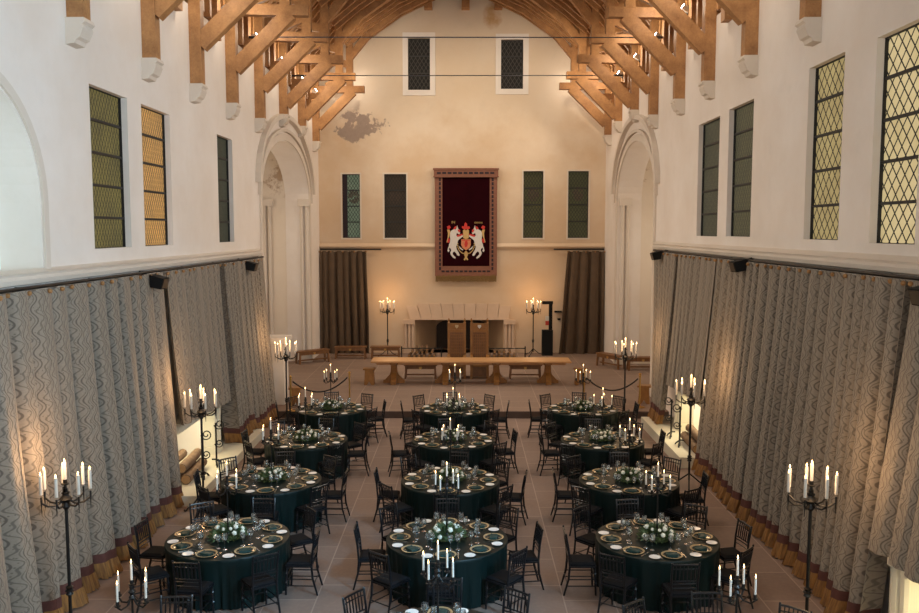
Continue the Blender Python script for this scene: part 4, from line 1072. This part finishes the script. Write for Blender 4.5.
def make_flowers():
    t = thing('flower_arrangement', 'x', 'flowers'); rnd = random.Random(4)
    b = MB()
    for i in range(520):
        an, el = rnd.uniform(0, 2 * PI), rnd.uniform(.05, 1.4); R = rnd.uniform(.7, 1.05)
        c = Vector((math.cos(an) * math.cos(el) * .27 * R, math.sin(an) * math.cos(el) * .27 * R, .02 + math.sin(el) * .17 * R))
        if c.xy.length < (.165 if c.z < .09 else .06): continue
        d = Vector((math.cos(an) * math.cos(el), math.sin(an) * math.cos(el), math.sin(el) * .6 + rnd.uniform(-.4, .3))).normalized()
        sd = d.cross(Vector((rnd.uniform(-1, 1), rnd.uniform(-1, 1), rnd.uniform(.2, 1)))).normalized(); L = rnd.uniform(.05, .09); w = rnd.uniform(.012, .022)
        n = d.cross(sd) * .008
        b.add([Vector((q.x, q.y, max(q.z, .004))) for q in (c - d * L * .3, c + sd * w + n, c + d * L * .8, c - sd * w + n)], [(0, 1, 2), (0, 2, 3)])
    b.lathe([(.12, .004), (.18, .006), (.19, .04), (.15, .07), (.125, .07), (.115, .04), (.12, .004)], 14, close=True)
    b.build('foliage', M['leaf'], t)
    pos = []
    for i in range(17):
        for _ in range(40):
            an, el = rnd.uniform(0, 2 * PI), rnd.uniform(.15, 1.25)
            c = Vector((math.cos(an) * (.05 + math.cos(el) * .2), math.sin(an) * (.05 + math.cos(el) * .2), .05 + math.sin(el) * .14))
            if c.xy.length > (.15 if c.z < .12 else .07) and all((c - q).length > .075 for q in pos): break
        pos.append(c); r = rnd.choice((.03, .04, .046))
        f = MB().ball(c, r * .8, 8)
        up = (c - Vector((0, 0, -.05))).normalized(); u = up.orthogonal().normalized(); w = up.cross(u)
        for ring, (nn, rr, hh) in enumerate(((5, 1.0, .25), (5, .7, .65))):
            for k in range(nn):
                a = 2 * PI * (k + ring * .5) / nn; dr = u * math.cos(a) + w * math.sin(a); sd = up.cross(dr)
                q = c + dr * r * .55 * rr
                f.add([q - up * r * .4, q + sd * r * .6 * rr + up * r * hh * .6, q + dr * r * .45 + up * r * hh, q - sd * r * .6 * rr + up * r * hh * .6], [(0, 1, 2, 3)])
        f.build('rose', M['petal'], t, True)
    return t
FL = make_flowers(); tfl = tree(FL); fl_first = [True]
# table under the cloth
def make_table():
    t = thing('round_table', 'x', 'table')
    MB().lathe([(.90, .72), (.905, .735), (.90, .748)], 40).build('tabletop', M['dark_oak'], t)
    for k in range(4):
        an = PI / 4 + k * PI / 2; MB().tube([(.6 * math.cos(an), .6 * math.sin(an), .72), (.66 * math.cos(an), .66 * math.sin(an), 0)], .02, 6).build('leg', M['iron'], t)
    return t
RT = make_table(); trt = tree(RT); rt_first = [True]
def cloth_mesh(seed):
    rnd = random.Random(seed); n = 160; b = MB(); R = .912; nf = 26
    ph = [rnd.uniform(0, 2 * PI) for _ in range(3)]
    rings = [(0.0001, .752), (.5, .752), (.88, .752), (R - .006, .750), (R, .742), (R + .002, .70), (R + .002, .55), (R + .002, .38), (R + .002, .2), (R + .002, .06), (R + .002, .012)]
    for ri, (r, z) in enumerate(rings):
        dp = max(0, (.74 - z) / .73)
        for k in range(n):
            t = 2 * PI * k / n
            w = math.sin(nf * t + 1.4 * math.sin(3 * t + ph[0])) * .6 + math.sin(11 * t + ph[1]) * .4 + math.sin(17 * t + ph[2]) * .3
            rr = r + (-.062 * dp ** .7 * min(1, abs(w)) if ri > 4 else 0)
            b.v.append((rr * math.cos(t), rr * math.sin(t), z + (.012 * math.sin(7 * t + ph[1]) * dp if ri == len(rings) - 1 else 0)))
    for ri in range(len(rings) - 1):
        for k in range(n):
            b.f.append((ri * n + k, ri * n + (k + 1) % n, (ri + 1) * n + (k + 1) % n, (ri + 1) * n + k))
    return b.mesh('tablecloth', M['cloth'], True)
CLOTHS = [cloth_mesh(s) for s in (1, 2, 3)]
ROWY = [9.44, 12.56, 15.57, 18.65, 21.95]
ROWN = ['front row at the bottom edge', 'second row', 'third row', 'fourth row', 'fifth row by the dais']
ROWS = ['front row', 'second row', 'third row', 'fourth row', 'fifth row']
COLX = [[-3.5, -3.56, -3.58, -3.51, -3.47], [-.30, -.27, -.27, -.26, -.26], [2.9, 2.88, 3.03, 3.03, 3.05]]
COLN = ['left', 'middle', 'right']
OFFS = [[0, -10, 4, -6, 8], [0, 0, -4, 6, 2], [-3, 5, -6, 3, -5]]
PLACE = ['near side', 'near right', 'right side', 'far right', 'far side', 'far left', 'left side', 'near left']
rnd = random.Random(21)
ARMN = {0: 'far right', 1: 'far left', 2: 'near left', 3: 'near right'}
TZ = .752
for r in range(5):
    for c in range(3):
        x, y = COLX[c][r], ROWY[r]
        if r == 0: y = (8.72, 9.3, 8.88)[c]
        T = '%s table, %s' % (COLN[c], ROWS[r])
        if rt_first[0]: o = RT; rt_first[0] = False
        else: o = copy_tree(trt)
        o.location = (x, y, 0); o['label'] = 'round dining table hidden under green cloth, %s' % T; o['group'] = 'round dining tables'
        cl = bpy.data.objects.new('tablecloth', CLOTHS[(r * 2 + c) % 3]); COL.objects.link(cl); cl.location = (x, y, 0); cl.rotation_euler = (0, 0, rnd.uniform(0, 6))
        tag(cl, 'dark bottle green floor-length cloth over the round %s' % T, 'tablecloth', 'round green tablecloths')
        if fl_first[0]: o = FL; fl_first[0] = False
        else: o = copy_tree(tfl)
        o.location = (x, y, TZ); o.rotation_euler = (0, 0, rnd.uniform(0, 6)); o['label'] = 'white rose and foliage centrepiece on %s' % T; o['group'] = 'rose centrepieces'
        o = TC if (r, c) == (0, 0) else copy_tree(ttc)
        rz = rnd.uniform(-.35, .35); o.location = (x, y, TZ); o.rotation_euler = (0, 0, rz); o['label'] = 'black five-light candelabrum rising from the flowers on %s' % T; o['group'] = 'table candelabra'
        for k in range(5):
            an = PI / 4 + k * PI / 2 + .25 + rz
            loc = (x, y, TZ + .932) if k == 4 else (x + .195 * math.cos(an), y + .195 * math.sin(an), TZ + .772)
            put_candle(False, loc, 'lit white taper candle, %s of candelabrum on %s' % ('tall centre' if k == 4 else ARMN[k] + ' arm', T), 'table candles')
        light('POINT', (x, y, TZ + 1.2), P_TABLE, (1., .58, .26), .2)
        for k in range(8):
            if r == 0 and (c != 1 or k not in (3, 4, 5)): continue
            th = math.radians(OFFS[c][r] + 45 * k); sx, sy = math.sin(th), -math.cos(th)
            G = 'place settings on the ' + T
            face = math.atan2(sy, sx) + PI / 2          # local +y points at the table centre
            def at(rad, off): return (x + sx * rad - sy * off, y + sy * rad + sx * off)
            W = '%s place, %s' % (PLACE[k], T)
            p = at(.70, 0); put(charger, (p[0], p[1], TZ), face, 'gilt-rimmed charger plate at ' + W, 'charger plates')
            put(napkin, (p[0], p[1], TZ + .0125), face + rnd.uniform(-.3, .3), 'dark green folded napkin on the plate at ' + W, 'folded napkins')
            p = at(.745, -.265); put(sidep, (p[0], p[1], TZ), face, 'small white side plate beside the setting at ' + W, 'white side plates')
            p = at(.47, .17); put(wine, (p[0], p[1], TZ), 0, 'clear wine glass beyond the plate at ' + W, 'wine glasses')
            p = at(.45, .06); put(water, (p[0], p[1], TZ), 0, 'clear water goblet beyond the plate at ' + W, 'water goblets')
            if r < 3:
                p = at(.70, -.175); put(fork, (p[0], p[1], TZ), face, 'steel fork left of the plate at ' + W, 'forks')
                p = at(.70, .175); put(knife, (p[0], p[1], TZ), face, 'steel knife right of the plate at ' + W, 'knives')
        for k in range(8):
            if r == 0 and k not in ((3, 4, 5) if c else (4,)): continue
            th = math.radians(OFFS[c][r] + 45 * k + rnd.uniform(-4, 4)); sx, sy = math.sin(th), -math.cos(th)
            R = 1.13 + rnd.uniform(0, .03)
            cx, cy = x + sx * R, y + sy * R
            put_chair(cx, cy, math.atan2(sy, sx) + PI / 2 + rnd.uniform(-.12, .12), 'black spindle-back chair at %s of %s' % (PLACE[k], T))
# ------------------------------------------------------------------ light
w = bpy.data.worlds.new('sky'); sc.world = w; w.use_nodes = True
bg = w.node_tree.nodes['Background']; bg.inputs[0].default_value = (.6, .75, 1, 1); bg.inputs[1].default_value = .6
# daylight by the tall side window, then soft fill at the added gable opening
light('AREA', (XR + .6, 4.4, 6.0), 1900, (.52, .78, 1.), 5.4, (0, math.radians(90), 0), size_y=4.6)
light('AREA', (-.15, YF - .4, 8.25), 260, (1., .93, .86), 6.4, (math.radians(90), 0, 0), size_y=5.2)
# daylight of the two bay windows, high in the outer wall of each bay
light('AREA', (XL - 2.9, 29.6, 5.2), 90, (1., .86, .68), 5.0, (0, math.radians(-90), 0), size_y=5.0)
light('AREA', (XR + 2.9, 29.6, 5.2), 90, (1., .86, .68), 5.0, (0, math.radians(90), 0), size_y=5.0)
# floodlights on the wall heads that light the opposite side of the hall
for i in range(7):
    for X, s, Y in ((XL, 1, YL), (XR, -1, YR)):
        y = (Y[i] + Y[i + 1]) / 2
        o = light('SPOT', (X + s * .55, y, 10.75), 420, (1., .90, .77), .12, None, cone=1.75)
        o.rotation_euler = (Vector((-X * .75, y, 3.)) - Vector(o.location)).to_track_quat('-Z', 'Y').to_euler()
# a beam of cool daylight from the tall window by the gallery
o = light('SPOT', (XR + .3, 4.4, 7.4), 3600, (.22, .62, 1.), .3, None, cone=math.radians(25))
o.rotation_euler = (Vector((-1.3, 11.9, .3)) - Vector(o.location)).to_track_quat('-Z', 'Y').to_euler()
# lamps on the last wall heads that wash the end wall
for sx in (-4.6, 4.35):
    light('POINT', (sx, 35.1, 11.3), 26, (1., .92, .80), .35)
for sx, tx in ((-2.6, -2.8), (2.35, 2.6)):  # spots without fixtures, added under the roof to brighten the end wall
    o = light('SPOT', (sx, 30.3, 12.6), 520, (1., .82, .60), .15, None, cone=2.1)
    o.rotation_euler = (Vector((tx, 36, 8.5)) - Vector(o.location)).to_track_quat('-Z', 'Y').to_euler()
# ------------------------------------------------------------------ camera
cam = bpy.data.cameras.new('camera'); co = bpy.data.objects.new('camera', cam); COL.objects.link(co); sc.camera = co
F = 860.
cam.sensor_width = 36; cam.lens = F / 919 * 36; cam.clip_end = 200
co.location = (0, 0, 5.36)
co.rotation_euler = (PI / 2 - math.atan(76.5 / F), 0, math.atan(5.5 / F))
vs = sc.view_settings
vs.view_transform = 'Standard'; vs.look = 'None'; vs.gamma = 1; vs.exposure = 0; vs.use_curve_mapping = False
sc.cycles.use_denoising = True
sc.cycles.max_bounces = 7; sc.cycles.diffuse_bounces = 4; sc.cycles.transparent_max_bounces = 16
sc.cycles.sample_clamp_indirect = 4
